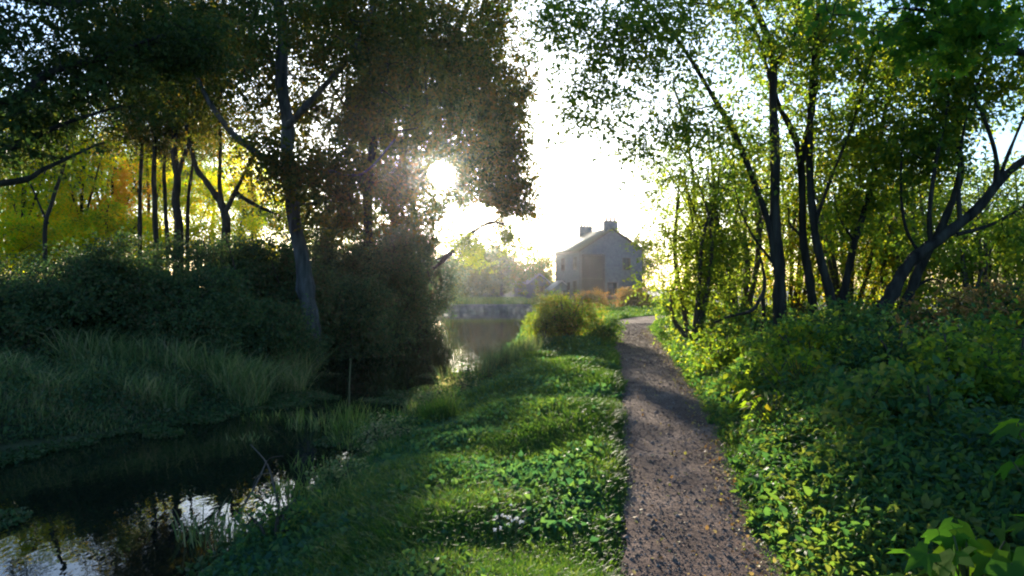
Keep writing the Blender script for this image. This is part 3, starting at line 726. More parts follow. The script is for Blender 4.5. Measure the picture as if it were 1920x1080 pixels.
bush('garden_hedge', 'dark clipped hedge left of the russet one', 'hedge', 6.0, 56, 1.2, .9, 1.55, 110, 110, .10, .24, 'brownleaf', 126, hole=0)
bush('garden_hedge', 'pale low hedge beside the water left of the dark one', 'hedge', 3.2, 64, 1.9, 1.0, 1.1, 90, 110, .10, .26, 'yellowbush', 127, hole=.1)

# distant trees
def far(label, px, py, D, rx, rz, seed, leaf='fartree'):
    c = P(px, py, D); b = np.array([c[0], D, .3])
    tree('distant_tree', label, 'tree', b, [([b, b + [0, 0, c[2] * .5], c + [0, 0, rz * .5]], .25, .06)], [(c, (rx, rx * .7, rz), 1), (c + [0, 0, -rz * .6], (rx * .9, rx * .7, rz * .7), .7)], 90, 110, .34, .9, leaf, 'bark', seed, 'hazy trees beyond the end of the water', SHAFTS[:1], .1)
far('hazy rounded tree left of the house with a golden side', 1000, 500, 92, 2.6, 3.0, 131, 'yellowbush')
far('hazy blue-grey tree beyond the end of the water', 925, 505, 105, 3.6, 3.6, 132)
far('small orange-tinted hazy tree at the far left of the gap', 862, 515, 88, 2.2, 2.6, 133, 'yellowbush')
far('tall hazy tree farthest behind the water gap', 890, 490, 130, 5, 5.5, 134)
far('hazy olive tree closing the gap right of the dark bank shrubs', 885, 500, 84, 2.4, 2.6, 136)
far('tall hazy olive tree in the gap below the sun', 940, 490, 96, 2.6, 2.8, 137)
far('wide hazy tree behind the low outbuilding roofs', 965, 520, 125, 5, 3.2, 135)
for i, (x, y, s) in enumerate([(-42, 125, 4), (-22, 135, 4), (-60, 110, 4), (32, 110, 5), (48, 95, 6), (22, 130, 5)]):
    c = np.array([x, y, s * 1.1])
    tree('distant_tree', ['hazy tree far off behind the left wood', 'second hazy tree far off behind the left wood', 'large hazy tree far off behind the left wood', 'hazy tree far off behind the right thickets', 'large hazy tree far off behind the right thickets', 'hazy tree far off behind the house'][i], 'tree', (x, y, .3),
         [([c * [1, 1, 0] + [0, 0, .2], c, c + [0, 0, 2]], .3, .1)], [(c, (s, s * .7, s), 1)], 100, 110, .4, 1.1, 'fartree', 'bark', 140 + i, 'hazy trees far behind both banks', None, .1)

# ================================================================== HOUSE
def house():
    A = np.array([7.5, 80.0]); u = unit(np.array([6.6, 1.9])); v = unit(np.array([-1.9, 6.6]))   # gable direction, length direction
    rz = math.atan2(u[1], u[0])
    stone = solid_mat('house_stone', [(.08, .088, .105), (.12, .128, .14), (.16, .16, .165)], 3, bump=.4, dist=.02)
    brick = solid_mat('side_brick', [(.03, .02, .018), (.05, .032, .03)], 4, bump=.3)
    slate = solid_mat('roof_slate', [(.05, .05, .04), (.10, .095, .06), (.14, .13, .07)], 5, bump=.5, stretch=(1, 1, 4))
    dark = solid_mat('dark_timber', [(.05, .04, .035), (.1, .07, .06)], 5, bump=.2)
    white = solid_mat('white_paint', [(.7, .7, .7), (.8, .8, .8)], 5, bump=0)
    clay = solid_mat('clay_pots', [(.3, .17, .11), (.4, .25, .17)], 6, bump=0)
    gm, nt, N, Lk = newmat('window_glass'); pz = N.new('ShaderNodeBsdfPrincipled'); pz.inputs['Base Color'].default_value = (.02, .025, .03, 1); pz.inputs['Roughness'].default_value = .08
    Lk.new(pz.outputs[0], N.new('ShaderNodeOutputMaterial').inputs[0])
    z0 = .25
    root = thing('stone_house', 'two-storey gabled stone house with chimneys at the far end of the path', 'house', (A[0], A[1], z0), rz)
    W, Ln, E, Rg = 7.2, 8.4, 5.55, 7.75
    # body as a pentagon prism
    G = Geo(); G.prism([(0, 0, -.4), (W, 0, -.4), (W, 0, E), (W / 2, 0, Rg), (0, 0, E)], (0, 0, 0), (0, Ln, 0)); G.build('wall', stone, root)
    G = Geo()
    sl = (Rg - E) / (W / 2)
    for s in (0, 1):
        xe = -.3 if s == 0 else W + .3
        ze = E - .3 * sl
        a = np.array([[xe, 0, ze + .02], [W / 2, 0, Rg + .02], [W / 2, 0, Rg + .2], [xe, 0, ze + .17]])
        G.prism(a, (0, -.2, 0), (0, Ln + .2, 0))
    roof = G.build('roof', slate, root)
    def chimney(y, pots, w, d, h):
        G = Geo(); G.box(W / 2 - w / 2, W / 2 + w / 2, y, y + d, Rg - .6, Rg + h); G.box(W / 2 - w / 2 - .07, W / 2 + w / 2 + .07, y - .07, y + d + .07, Rg + h, Rg + h + .12)
        c = G.build('chimney', stone, roof)
        for i in range(pots):
            G = Geo(); x = W / 2 - w / 2 + w * (i + .5) / pots
            G.tube([(x, y + d / 2, Rg + h + .1), (x, y + d / 2, Rg + h + .35), (x, y + d / 2, Rg + h + .6)], [.15, .12, .14], 8)
            G.build('chimney_pot', clay, roof)
    chimney(.1, 3, 1.45, .7, .85); chimney(Ln - 1.0, 4, 1.45, .7, .8)
    # verge boards on the gable, gutter and downpipe
    G = Geo()
    for s in (0, 1):
        xe = -.33 if s == 0 else W + .33
        G.prism(np.array([[xe, 0, E - .33 * sl - .1], [W / 2, 0, Rg - .08], [W / 2, 0, Rg + .06], [xe, 0, E - .33 * sl + .06]]), (0, -.26, 0), (0, -.205, 0))
    G.build('verge_board', dark, root)
    G = Geo(); G.tube([(-.38, -.2, E - .3), (-.38, Ln, E - .3)], .07, 6); G.build('gutter', dark, root)
    G = Geo(); G.tube([(-.07, .25, E - .3), (-.07, .25, 0)], .05, 6); G.build('downpipe', dark, root)
    # tall dark panel with door and window on the gable (left part)
    G = Geo(); G.box(.12, 2.55, -.07, .02, -.3, 4.9); pn = G.build('timber_panel', brick, root)
    G = Geo()
    G.box(-.02, .22, -.12, .01, -.3, 5.0); G.box(2.5, 2.72, -.12, .01, -.3, 5.0); G.box(.22, 2.5, -.12, .01, 4.85, 5.02); G.box(.22, 2.5, -.1, .01, 2.3, 2.45)
    G.build('panel_frame', dark, root)
    def win(x, z, w, h, face='gable'):
        def bx(G, a0, a1, o0, o1, c0, c1):
            if face == 'gable': G.box(a0, a1, -o1, -o0, c0, c1)
            else: G.box(-o1, -o0, a0, a1, c0, c1)
        G = Geo()
        bx(G, x - .07, x, .0, .09, z - .07, z + h + .07); bx(G, x + w, x + w + .07, .0, .09, z - .07, z + h + .07)
        bx(G, x, x + w, .0, .09, z - .07, z); bx(G, x, x + w, .0, .09, z + h, z + h + .07)
        bx(G, x + w / 2 - .025, x + w / 2 + .025, .0, .07, z, z + h); bx(G, x, x + w / 2 - .025, 0, .07, z + h / 2 - .02, z + h / 2 + .02); bx(G, x + w / 2 + .025, x + w, 0, .07, z + h / 2 - .02, z + h / 2 + .02)
        f = G.build('window', dark, root)
        G = Geo(); bx(G, x, x + w, -.02, .03, z, z + h); G.build('pane', gm, f)
        G = Geo(); bx(G, x - .12, x + w + .12, .0, .14, z - .17, z - .08); G.build('sill', stone, f)
    win(4.9, 3.4, .8, 1.2); win(3.1, 0.6, 1.0, 1.3)
    for yy in (1.4, 5.2):
        win(yy, 3.4, .85, 1.3, 'front'); win(yy, .7, .85, 1.4, 'front')
    G = Geo(); G.box(-.05, .02, 3.5, 4.4, -.1, 2.0); d = G.build('door', dark, root)
    G = Geo(); G.box(-.09, -.05, 3.6, 3.66, .95, 1.1); G.build('handle', white, d)
    # outbuildings to the left
    def shed(label, cx, cy, w, l, e, r, rz2):
        rt = thing('outbuilding', label, 'outbuilding', (cx, cy, z0), rz2, 'low outbuildings beside the house')
        G = Geo(); G.prism([(0, 0, -.4), (w, 0, -.4), (w, 0, e), (w / 2, 0, r), (0, 0, e)], (0, 0, 0), (0, l, 0)); G.build('wall', stone, rt)
        G = Geo()
        for s in (0, 1):
            xe = -.15 if s == 0 else w + .15
            G.prism(np.array([[xe, 0, e - .08], [w / 2, 0, r + .02], [w / 2, 0, r + .12], [xe, 0, e + .02]]), (0, -.12, 0), (0, l + .12, 0))
        G.build('roof', lightroof, rt)
        G = Geo(); G.box(w * .35, w * .65, -.04, .01, -.1, e * .85); dd = G.build('door', dark, rt)
        G = Geo(); G.box(w * .38, w * .4, -.07, -.04, .8, .95); G.build('handle', white, dd)
    lightroof = solid_mat('pale_roof', [(.35, .34, .33), (.5, .48, .45)], 3, bump=.2, rough=.3, spec=.6)
    shed('pale-roofed low outbuilding nearest to the house', 4.6, 84, 2.2, 4.5, 1.2, 2.1, .1)
    shed('pale-roofed low outbuilding farther left, beside the hazy trees', 2.0, 90, 3.0, 5, 1.9, 3.0, .35)
house()

# low stone quay wall at the far end of the water
qm = solid_mat('quay_stone', [(.1, .1, .09), (.2, .19, .17), (.28, .26, .24)], 2.5, bump=.5, dist=.03)
G = Geo(); n = 16
for i in range(n):
    x0 = -9 + i * .72
    G.box(x0, x0 + .70, 65.7, 66.15, -.9, -.5 + .5 + .02 * (i % 3)); 
G.box(-9.05, 2.55, 65.62, 66.2, .045, .14)
tag(G.build('quay_wall', qm), 'low stone quay wall closing off the far end of the water', 'wall')

# ================================================================== GROUND COVER
rng = np.random.default_rng(5)
def scatter(n, x0f, x1f, y0, y1, rng, p=1.6):
    """positions denser close to the camera"""
    u = rng.uniform(size=n); e = 1 - p
    y = (y0 ** e + u * (y1 ** e - y0 ** e)) ** (1 / e)
    t = rng.uniform(size=n); a = x0f(y); b = x1f(y)
    return a + (b - a) * t, y, t

# verge grass between canal and path
x, y, t = scatter(330000, lambda y: can_r(y) + .1, lambda y: path_l(y) + .15, 2.6, 60, rng, 1.7)
hm = np.clip(.5 + .6 * nz2(x, y, .8, 1), .12, 1.2)
z = hgt(x, y)
edge = np.clip((path_l(y) + .15 - x) / .3, .15, 1)
k = rng.uniform(size=len(x)) < np.clip((path_l(y) + .15 + .1 * nz2(x, y, 2.5, 3) - x) / .18, 0.03, 1)
x, y, t, hm, z, edge = x[k], y[k], t[k], hm[k], z[k], edge[k]
H = (.06 + .16 * hm) * edge * (1 + .02 * y)
V, T = blade_geo(np.stack([x, y, z - .01], 1), H * rng.uniform(.5, 1.4, len(x)), rng, .006, .5, .7)
w = .006 * (1 + y / 8)
V, T = blade_geo(np.stack([x, y, z - .01], 1), H * rng.uniform(.5, 1.4, len(x)), rng, w[:, None], .5, .7)
tag(mesh('verge_grass', V, T, M['grass']), 'green grass verge between canal and path', 'grass', kind='stuff')
# clover and broad ground leaves in the verge, lumpy
x, y, t = scatter(190000, lambda y: can_r(y) + .02, lambda y: path_l(y) - .02, 2.4, 40, rng, 1.8)
k = (nz2(x, y, .9, 2) + .5 * rng.normal(size=len(x)) + (0.62 - t) * 1.5) > .08
x, y, t = x[k], y[k], t[k]
hm = np.clip(.5 + .6 * nz2(x, y, .8, 1), .1, 1.2)
z = hgt(x, y) + rng.uniform(.25, 1, len(x)) * (.05 + .13 * hm) * np.clip((path_l(y) + .05 - x) / .3, .2, 1)
V, T = leaf_geo(np.stack([x, y, z], 1), .027 * (1 + y / 10) * rng.uniform(.5, 1.6, len(x)) * (1 + .5 * np.clip(nz2(x, y, 1.2, 5), 0, 1.2)), rng, .6, .1, .7)
tag(mesh('verge_clover', V, T, M['clover']), 'low broad-leaved plants covering the slope down to the water', 'ground cover', kind='stuff')

# undergrowth right of the path
def mound(x, y):
    r = x - path_r(y)
    return np.clip(1 - np.exp(-np.maximum(r, 0) / .55), 0, 1) * (.56 + .34 * nz2(x, y, .5, 6) + .26 * nz2(x, y, 1.1, 7) + .08 * nz2(x, y, 2.6, 2)) * np.interp(y, [2, 4, 8, 14, 20], [.8, .95, 1.05, .95, .6])
x, y, t = scatter(270000, lambda y: path_r(y) - .0 + .10 * nz2(y * 0 + 3, y, 2.2, 4), lambda y: path_r(y) + 1.2 + y * .62, 2.3, 24, rng, 1.9)
mz = np.maximum(mound(x, y), np.where(x < path_r(y) + .05, .035, .08))
z = hgt(x, y) + mz * (1 - .75 * rng.uniform(size=len(x)) ** 2.2) + .02
V, T = leaf_geo(np.stack([x, y, z], 1), (.036 + .0022 * y) * rng.uniform(.4, 1.7, len(x)) * (1 + .35 * nz2(x, y, .9, 3)), rng, .5, .35, .52, 'oval')
tag(mesh('nettle_undergrowth', V, T, M['nettle']), 'knee-high green nettles and ground leaves right of the path', 'undergrowth', kind='stuff')
x, y, t = scatter(26000, lambda y: path_r(y) + .1, lambda y: path_r(y) + 1.2 + y * .6, 2.3, 20, rng, 1.9)
V, T = blade_geo(np.stack([x, y, hgt(x, y)], 1), np.maximum(mound(x, y), .05) * rng.uniform(.7, 1.1, len(x)), rng, .007, .25, .3)
tag(mesh('undergrowth_stems', V, T, M['stem']), 'thin stems inside the undergrowth right of the path', 'undergrowth', kind='stuff')
# nettle stalks standing out of the mass, leaves in pairs up each stalk
m_ = 2600
x, y, t = scatter(m_, lambda y: path_r(y) + .12, lambda y: path_r(y) + 1.2 + y * .6, 2.4, 19, rng, 1.7)
kk = nz2(x, y, .8, 5) > -.35; x, y = x[kk], y[kk]; m_ = len(x)
hh = np.maximum(mound(x, y), .1) * rng.uniform(.95, 1.35, m_) + .08
top = np.stack([x + rng.normal(size=m_) * .07, y + rng.normal(size=m_) * .07, hgt(x, y) + hh], 1); bot = np.stack([x, y, hgt(x, y)], 1)
nl = 22; lv = np.repeat(np.arange(m_), nl); li = np.tile(np.arange(nl), m_); f_ = 1 - (li // 2) * .06 / hh[lv]
kk = f_ > .15; lv, li, f_ = lv[kk], li[kk], f_[kk]
pp = bot[lv] + (top - bot)[lv] * f_[:, None]
an = rng.uniform(0, 2 * PI, m_)[lv] + (li // 2) * PI / 2 + (li % 2) * PI
ax = np.stack([np.cos(an), np.sin(an), np.full(len(an), -.25)], 1) * 3
V, T = leaf_geo(pp, (.035 + .05 * np.clip((1 - f_) * 3, 0, 1)) * rng.uniform(.8, 1.25, len(pp)) * (1 + y[lv] * .03), rng, 1.6, 0, .55, 'oval', axis=ax)
tag(mesh('nettle_stalks', V, T, M['nettle']), 'nettle tops with paired leaves rising out of the undergrowth', 'undergrowth', kind='stuff')
# path edge grass right
x, y, t = scatter(40000, lambda y: path_r(y) - .14, lambda y: path_r(y) + .35, 2.6, 40, rng, 1.7)
V, T = blade_geo(np.stack([x, y, hgt(x, y)], 1), (.03 + .08 * t) * rng.uniform(.5, 1.5, len(x)), rng, (.006 * (1 + y / 8))[:, None], .5, .6)
tag(mesh('path_edge_grass', V, T, M['grass']), 'short grass fringing the right edge of the path', 'grass', kind='stuff')
# far lawn
n = 90000
y = rng.uniform(32, 80, n); x = rng.uniform(2, 16, n)
k = ~((x > path_l(y)) & (x < path_r(y)) & (y < 46)) & (x > can_r(y) + .2) & ~((x > 7.0) & (y > 79)); x, y = x[k], y[k]
V, T = blade_geo(np.stack([x, y, hgt(x, y)], 1), .16 * rng.uniform(.5, 1.5, len(x)), rng, .03, .5, .5)
tag(mesh('lawn_grass', V, T, M['grass']), 'bright sunlit lawn in front of the house', 'grass', kind='stuff')
# left bank cover
n = 70000
y = rng.uniform(6, 48, n); o = rng.exponential(1.6, n) + .02; x = can_l(y) - o
k = nz2(x, y, 1.1, 2) + .3 * rng.normal(size=n) > 0; y, o, x = y[k], o[k], x[k]; n = len(x)
z = hgt(x, y); H = np.interp(o, [0, .4, 2], [.12, .3, .5]) * np.clip(.6 + .8 * nz2(x, y, .9, 3), .1, 1.7)
V, T = blade_geo(np.stack([x, y, z], 1), H * rng.uniform(.5, 1.3, n), rng, .012, .5, .6)
tag(mesh('bank_grass', V, T, M['sedge']), 'dark rough grass along the left bank', 'grass', kind='stuff')
y = rng.uniform(7, 40, 90000); o = rng.exponential(1.8, 90000) + .05; x = can_l(y) - o
V, T = leaf_geo(np.stack([x, y, hgt(x, y) + rng.uniform(0, .45, len(x)) * np.clip(o, .2, 1)], 1), .06 * rng.uniform(.6, 1.5, len(x)), rng, .8, .2, .6)
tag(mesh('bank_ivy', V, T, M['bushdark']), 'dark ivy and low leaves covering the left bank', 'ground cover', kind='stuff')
# far bank cover
y = rng.uniform(66.2, 80, 30000); x = rng.uniform(-16, 3, 30000)
V, T = blade_geo(np.stack([x, y, hgt(x, y)], 1), .3 * rng.uniform(.5, 1.4, len(x)), rng, .04, .5, .5)
tag(mesh('far_bank_grass', V, T, M['reed']), 'rough grass on the bank beyond the far end of the water', 'grass', kind='stuff')

# floating weed
n = 110000
y = rng.uniform(4.8, 18, n); x = rng.uniform(-6.6, -.9, n)
a = x - can_l(y); c = can_r(y) - x
k = (a > -.1) & (c > -.1)
f = nz2(x, y * 1.0, .5, 4) + .35 * nz2(x, y, 1.6, 5)
close = np.minimum(a * .9, c * .8)
k &= (close < .25 + .95 * np.clip(f + .3, 0, 1.3)) | (f > .75)
x, y = x[k], y[k]
V, T = leaf_geo(np.stack([x, y, np.full(len(x), WATER + .01) + rng.uniform(0, .025, len(x))], 1), .045 * rng.uniform(.5, 1.5, len(x)), rng, 3.5, 0, .7)
tag(mesh('floating_weed', V, T, M['weed']), 'dull green weed floating along both edges of the canal', 'water weed', kind='stuff')

# loose stones of the path surface
n = 20000
y = 3 + 30 * rng.uniform(size=n) ** 2.0; t = rng.uniform(.0, 1.02, n)
x = path_l(y) + (path_r(y) - path_l(y)) * t
zz = np.maximum(hgt(x, y) + .03, .02)
r_p = rng.uniform(.003, .009, n) * (1 + y / 14) * np.where(rng.uniform(size=n) < .04, 2, 1)
oc = np.array([[1, 0, 0], [0, 1, 0], [-1, 0, 0], [0, -1, 0], [.1, .1, .8]], float)
an = rng.uniform(0, 2 * PI, n); ca, sa = np.cos(an)[:, None], np.sin(an)[:, None]
vv = oc[None] * rng.uniform(.6, 1.3, (n, 5, 1)) * r_p[:, None, None]
vx = vv[..., 0] * ca - vv[..., 1] * sa; vy = vv[..., 0] * sa + vv[..., 1] * ca
V = np.stack([vx + x[:, None], vy + y[:, None], vv[..., 2] + zz[:, None] - .0015], -1).reshape(-1, 3)
T = (np.array([[0, 1, 4], [1, 2, 4], [2, 3, 4], [3, 0, 4]])[None] + (np.arange(n) * 5)[:, None, None]).reshape(-1, 3)
M['stone'] = leaf_mat('path_stones', [(.07, .045, .035), (.12, .08, .06), (.18, .13, .1), (.25, .19, .15)], 0, patch=.1, rough=.9, spec=.05)
tag(mesh('path_stones', V, T, M['stone']), 'small loose stones strewn over the brown path', 'gravel', kind='stuff')
# fallen leaves and stones on the path
n = 2600
y = 3 + 25 * rng.uniform(size=n) ** 1.5; t = np.where(rng.uniform(size=n) < .65, rng.uniform(.75, 1.02, n), rng.uniform(0, 1, n))
x = path_l(y) + (path_r(y) - path_l(y)) * t
V, T = leaf_geo(np.stack([x, y, np.maximum(hgt(x, y) + .035, .03)], 1), .03 * rng.uniform(.4, 1.4, n), rng, 4, -.02, .7, 'oval')
tag(mesh('fallen_leaves', V, T, M['litter']), 'scattered brown and yellow leaves fallen on the path', 'fallen leaves', kind='stuff')

# ================================================================== TUSSOCKS, REEDS, PLANTS
def tuft(name, label, cat, x, y, rx, ry, h, n, mat, seed, group=None, width=.01, lean=.35, curl=.6, z=None):
    r = np.random.default_rng(seed)
    b = ground_at(x, y); b[2] = max(b[2], WATER - .05) if z is None else z
    a = r.uniform(0, 2 * PI, n); q = np.sqrt(r.uniform(size=n))
    p = b + np.stack([np.cos(a) * q * rx, np.sin(a) * q * ry, np.zeros(n)], 1)
    p[:, 2] = np.maximum(hgt(p[:, 0], p[:, 1]), WATER - .05)
    V, T = blade_geo(p, h * r.uniform(.45, 1.15, n), r, width, lean, curl)
    o = mesh(name, V, T, M[mat], loc=b)
    return tag(o, label, cat, group)

sg = 'tall sedge clumps on the left bank'
for (x, y, rx, h, lab, sd) in [(-6.1, 13.6, .7, 1.25, 'long-bladed sedge clump in the middle of the left bank', 1), (-5.0, 13.4, .55, 1.1, 'arching sedge clump nearest the dark water on the left bank', 2),
                               (-7.4, 13.3, .7, 1.15, 'sedge clump in front of the bluish bramble mound', 3), (-4.6, 14.9, .5, .8, 'small sedge clump toward the pale trunk', 4),
                               (-6.9, 11.2, .35, .75, 'upright pale green reed clump at the left water edge', 5), (-8.2, 11.6, .7, .8, 'brownish dead sedge clump at the left frame edge', 6),
                               (-5.7, 12.0, .5, .7, 'low sedge clump dipping over the left water edge', 7)]:
    tuft('sedge_clump', lab, 'sedge', x, y, rx, rx * .7, h, int(420 * rx / .6), 'sedge', sd, sg, .014, .45, .75)
r_ = np.random.default_rng(77)
q_ = ['narrow', 'wide', 'ragged', 'drooping', 'pale', 'dull green', 'tangled', 'upright', 'brown-tipped', 'thin', 'thick', 'leaning']
for i in range(12):
    yy = 11.8 + i * .55 + r_.uniform(-.2, .2); xx = float(can_l(yy)) - r_.uniform(.15, 1.6)
    if i % 2: xx -= 1.4
    tuft('sedge_clump', q_[i] + ' sedge clump ' + ['in front row at the left water edge', 'in the back row below the brambles'][i % 2] + ', %s from the left' % ['first', 'first', 'second', 'second', 'third', 'third', 'fourth', 'fourth', 'fifth', 'fifth', 'sixth', 'sixth'][i], 'sedge', xx, yy, .42, .35, r_.uniform(.6, 1.15), 260, 'sedge', 200 + i, sg, .013, .5, .7)
eg = 'rough weed clumps fringing the verge at the water'
nm_ = ['nettle-like', 'grassy', 'bushy', 'straggly', 'low', 'dull green', 'spreading', 'reddish-stemmed', 'pale', 'leafy', 'tangled', 'dense', 'thin', 'dark']
od_ = ['nearest', 'second nearest', 'third nearest', 'fourth nearest', 'fifth nearest', 'sixth nearest', 'seventh nearest', 'eighth nearest', 'ninth nearest', 'tenth nearest', 'eleventh nearest', 'twelfth nearest', 'thirteenth nearest', 'farthest']
for i in range(14):
    yy = 5.6 + i * .72; xx = float(can_r(yy)) + r_.uniform(-.25, .45)
    if i % 3 == 1:
        tuft('weed_clump', nm_[i] + ' weed clump on the verge edge, ' + od_[i] + ' to the viewer', 'weeds', xx, yy, .3, .3, r_.uniform(.3, .5), 240, 'reed', 300 + i, eg, .011, .5, .6)
    else:
        bush('weed_clump', nm_[i] + ' weed clump on the verge edge, ' + od_[i] + ' to the viewer', 'weeds', xx, yy, r_.uniform(.25, .45), .3, r_.uniform(.28, .5), 26, 66, .045, .12, ['nettle', 'clover', 'sedge'][i % 3], 320 + i, eg, stems=5)
mg = 'marsh plants along the right water edge'
for (x, y, rx, h, n, mt, lab, sd) in [
        (-1.05, 10.4, .28, .50, 420, 'grass', 'dense bright green grass tussock at the right water edge', 11),
        (-2.55, 11.4, .42, .55, 160, 'reed', 'loose yellow-green reed clump standing in the shallow water', 12),
        (-1.7, 11.2, .30, .45, 90, 'reed', 'thin reddish reed stalks left of the bright tussock', 13),
        (-3.3, 11.6, .25, .4, 50, 'reed', 'few sparse reeds farthest out in the water', 14),
        (-.9, 15.0, .55, .75, 520, 'bushdark', 'dark bluish rush clump, nearest of those at the narrow water', 15),
        (-.35, 16.6, .6, .75, 560, 'bushdark', 'dark bluish rush clump behind the nearest one', 16),
        (.15, 18.4, .6, .7, 500, 'bushdark', 'dark bluish rush clump just before the russet bush', 17),
        (.5, 20.6, .5, .6, 380, 'sedge', 'small sedge clump at the left foot of the russet bush', 18),
        (-2.1, 7.6, .35, .3, 160, 'reed', 'short straggly marsh plant at the near water edge', 19),
        (-2.45, 6.2, .35, .35, 160, 'sedge', 'dark straggly marsh plant overhanging the near water', 20)]:
    tuft('marsh_clump', lab, 'reeds', x, y, rx, rx * .8, h, n, mt, sd, mg, .011, .4, .5)
pos_ = ['beside the dead twigs', 'left of the pale stalk', 'right of the pale stalk', 'in mid-channel', 'halfway to the left bank', 'behind the bright tussock', 'between stalk and verge', 'nearest the left bank']
for i, (x, y, h, n) in enumerate([(-2.3, 8.6, .3, 80), (-3.0, 11.0, .4, 80), (-2.3, 10.6, .5, 130), (-3.6, 10.3, .2, 50), (-4.0, 11.9, .25, 50), (-1.5, 12.4, .45, 120), (-2.0, 9.8, .35, 110)]):
    tuft('marsh_clump', ['yellowish', 'rust-tinged'][i % 2] + ' straggly reed clump standing in the water ' + pos_[i], 'reeds', x, y, .38, .28, h, n, ['reed', 'sedge'][i % 2], 400 + i, mg, .01, .5, .6)
# single pale stalk
b = P(655, 770, 11.9); b[2] = WATER - .1
G = Geo(); G.tube([b, b + [.0, 0, .6], b + [.02, 0, 1.05]], [.018, .014, .008], 6)
tag(G.build('reed_stalk', M['stem'], loc=b), 'single tall pale stalk standing in the dark water', 'stalk')
# dead twigs at the near water edge
for i, (a, c, lab) in enumerate([((470, 850, 8.6), (520, 960, 7.2), 'thin dead twig slanting into the water beside the weed'), ((500, 900, 7.8), (440, 990, 6.6), 'second thin dead twig crossing the first at the water edge')]):
    p0 = P(*a); p1 = P(*c); p0[2] = WATER + .28; p1[2] = WATER + .02
    G = Geo(); G.tube(smooth_line([p0, (p0 + p1) / 2 + [0.05, 0, .06], p1], 4), np.linspace(.006, .012, 9), 5)
    m_ = (p0 + p1) / 2; G.tube(smooth_line([m_, m_ + [.1, -.1, .15], m_ + [.25, -.1, .18]], 3), np.linspace(.006, .003, 7), 4)
    tag(G.build('dead_twig', M['twig'], loc=p1), lab, 'twig', 'dead twigs at the near water edge')

# big lobed leaves in the bottom right corner
def bigleaf(label, x, y, n, size, h, seed, sp=.3, leaf='maple_leaf', group='broad-leaved plants beside the path'):
    r = np.random.default_rng(seed); b = ground_at(x, y)
    root = thing('broadleaf_plant', label, 'plant', b, 0, group)
    G = Geo(); tips = []
    for i in range(n):
        a = r.uniform(0, 2 * PI); q = r.uniform(.15, 1) * sp; t = b + [math.cos(a) * q, math.sin(a) * q, h * r.uniform(.65, 1.1)]
        G.tube(smooth_line([b, b + (t - b) * [.3, .3, .6], t], 3), np.linspace(.008, .004, 7), 5); tips.append(t)
    G.build('stems', M['stem'], root, True, b)
    tips = np.array(tips); out = tips - b; out[:, 2] = -.15
    V, T = leaf_geo(tips, size * r.uniform(.65, 1.2, n), r, 1.6, 0, .6, 'palm', axis=unit(out) * 1.3)
    mesh('foliage', V, T, M[leaf], root, loc=b)
bigleaf('large lobed green plant in the bottom right corner beside the path', 1.95, 3.15, 22, .17, .42, 1, .32)
bigleaf('large lobed plant right of the first, cut by the bottom edge', 2.5, 3.05, 20, .15, .5, 2, .3)
bigleaf('large lobed plant at the right frame edge near the bottom', 2.75, 3.7, 20, .14, .78, 3, .3)
bigleaf('yellow-green broad-leaved plant at the edge where path and shade meet', 2.45, 6.9, 34, .10, .55, 4, .32, 'bramble')
bigleaf('broad-leaved plant halfway along the right path edge', 2.95, 7.6, 34, .10, .85, 5, .4, 'bramble')
bush('bramble_bush', 'yellow-green bramble with russet tips rising above the undergrowth', 'bush', 3.55, 9.2, .55, .5, 1.1, 60, 66, .075, .18, 'alder_leaf', 151, group='brambles in the right undergrowth', shape='oval')
bush('bramble_bush', 'brown-leaved bramble thicket at the right frame edge', 'bush', 6.6, 10.0, 1.2, 1.1, 1.5, 110, 80, .07, .22, 'brownleaf', 152, group='brambles in the right undergrowth', hole=.2)
bush('bramble_bush', 'green bramble mound in front of the leaning trunks', 'bush', 5.4, 11.0, 1.1, 1.0, 1.2, 110, 90, .07, .2, 'nettle', 153, group='brambles in the right undergrowth')

for i, (x, y, rx, h, lf, lab) in enumerate([
        (2.7, 5.2, .42, .95, 'nettle', 'leafy bramble mound on the right, nearest the path'),
        (3.7, 5.9, .5, 1.15, 'alder_leaf', 'olive-tinged bramble mound at the right, behind the corner plants'),
        (4.6, 7.2, .6, 1.2, 'nettle', 'dark green bramble mound near the right frame edge'),
        (3.0, 8.2, .4, .95, 'alder_leaf', 'small olive bramble beside the broad-leaved plant'),
        (4.3, 8.8, .55, 1.2, 'nettle', 'green bramble mound midway between path and leaning trunks'),
        (5.3, 8.6, .5, 1.1, 'nettle', 'low green bramble sprays before the brown-leaved thicket'),
        (4.4, 12.0, .6, 1.1, 'nettle', 'green bramble mound in front of the upright black stems'),
        (3.6, 12.8, .5, .8, 'alder_leaf', 'low olive bramble at the path side before the black stems')]):
    bush('bramble_bush', lab, 'bush', x, y, rx, rx * .9, h, 46, 77, .062 + .001 * y, .17, lf, 170 + i, group='brambles in the right undergrowth', shape='oval', stems=8, hole=.2)
# white flowers in the near grass
b = P(960, 1035, 4.4); b = ground_at(b[0], 4.6)
root = thing('white_flowers', 'small cluster of white flowers in the near grass', 'flowers', b)
r = np.random.default_rng(9); G = Geo(); tips = []
for i in range(16):
    t = b + [r.normal() * .12, r.normal() * .07, .13 + r.uniform(0, .06)]
    G.tube([b + (t - b) * [.8, .8, 0], t], [.002, .0015], 4); tips.append(t)
G.build('stems', M['stem'], root, loc=b)
for t in tips:
    V, T = leaf_geo(np.repeat([t], 8, 0), .016, r, 2.5, -.1, .6); mesh('flower_head', V, T, M['flower'], root, loc=b)

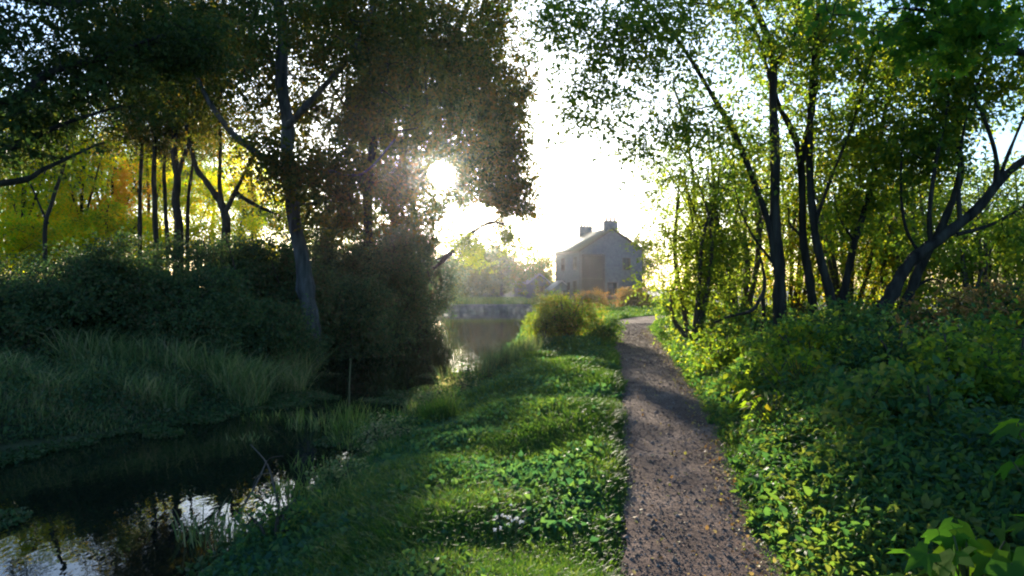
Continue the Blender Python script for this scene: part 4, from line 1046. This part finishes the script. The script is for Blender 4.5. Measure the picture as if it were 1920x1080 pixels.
# ================================================================== SKY, SUN, AIR
wd = bpy.data.worlds.new('World'); SC.world = wd; wd.use_nodes = True
nt = wd.node_tree; nt.nodes.clear()
sky = nt.nodes.new('ShaderNodeTexSky'); sky.sky_type = 'NISHITA'; sky.sun_disc = False
sky.sun_elevation = SUN_EL; sky.sun_rotation = SUN_AZ; sky.air_density = 1.0; sky.dust_density = 1.5; sky.ozone_density = 4.2
bg = nt.nodes.new('ShaderNodeBackground'); bg.inputs[1].default_value = .10
out = nt.nodes.new('ShaderNodeOutputWorld'); nt.links.new(sky.outputs[0], bg.inputs[0]); nt.links.new(bg.outputs[0], out.inputs[0])

sl = bpy.data.lights.new('sun_light', 'SUN'); sl.energy = 3.6; sl.angle = R(.6); sl.color = (1, .9, .72)
so = bpy.data.objects.new('sun_light', sl); COL.objects.link(so)
so.rotation_euler = Vector(SUN).to_track_quat('Z', 'Y').to_euler(); so.location = (-60, 640, 98)

# the visible ball of the sun, far outside the air
em, nt, N, Lk = newmat('sun_glow'); e = N.new('ShaderNodeEmission'); e.inputs[0].default_value = (1, .93, .8, 1); e.inputs[1].default_value = 30
ad = N.new('ShaderNodeAddShader'); tr = N.new('ShaderNodeBsdfTransparent'); Lk.new(e.outputs[0], ad.inputs[0]); Lk.new(tr.outputs[0], ad.inputs[1])   # glowing and clear, so that the sun lamp shines through it
Lk.new(ad.outputs[0], N.new('ShaderNodeOutputMaterial').inputs[0])
import bmesh
bm = bmesh.new(); bmesh.ops.create_icosphere(bm, subdivisions=4, radius=13); me = bpy.data.meshes.new('sun'); bm.to_mesh(me); bm.free(); me.materials.append(em)
o = bpy.data.objects.new('sun', me); COL.objects.link(o); o.location = tuple(np.array([0, 0, EYE]) + SUN * 700); tag(o, kind='structure')

hz, nt, N, Lk = newmat('haze_air'); v = N.new('ShaderNodeVolumePrincipled')
v.inputs['Color'].default_value = (.95, .96, 1, 1); v.inputs['Density'].default_value = .00015; v.inputs['Anisotropy'].default_value = .9
Lk.new(v.outputs[0], N.new('ShaderNodeOutputMaterial').inputs['Volume'])
G = Geo(); G.box(-120, 120, -25, 160, -2.5, 32)
tag(G.build('haze', hz), 'thin bright morning haze', 'haze', kind='stuff')

# ================================================================== CAMERA, RENDER
cam = bpy.data.cameras.new('camera'); cam.sensor_width = 36; cam.lens = F / 1920 * 36; cam.clip_end = 3000; cam.clip_start = .05
co = bpy.data.objects.new('camera', cam); COL.objects.link(co); co.location = (0, 0, EYE); co.rotation_euler = (R(90), 0, 0)
SC.camera = co
SC.view_settings.view_transform = 'Standard'; SC.view_settings.look = 'None'; SC.view_settings.gamma = 1; SC.view_settings.exposure = 2.2
cy = SC.cycles
cy.max_bounces = 6; cy.diffuse_bounces = 3; cy.glossy_bounces = 2; cy.transmission_bounces = 3; cy.volume_bounces = 0; cy.transparent_max_bounces = 4
cy.use_denoising = True; cy.sample_clamp_indirect = 6; cy.caustics_reflective = False; cy.caustics_refractive = False
cy.pixel_filter_type = 'BLACKMAN_HARRIS'; cy.filter_width = 2.1
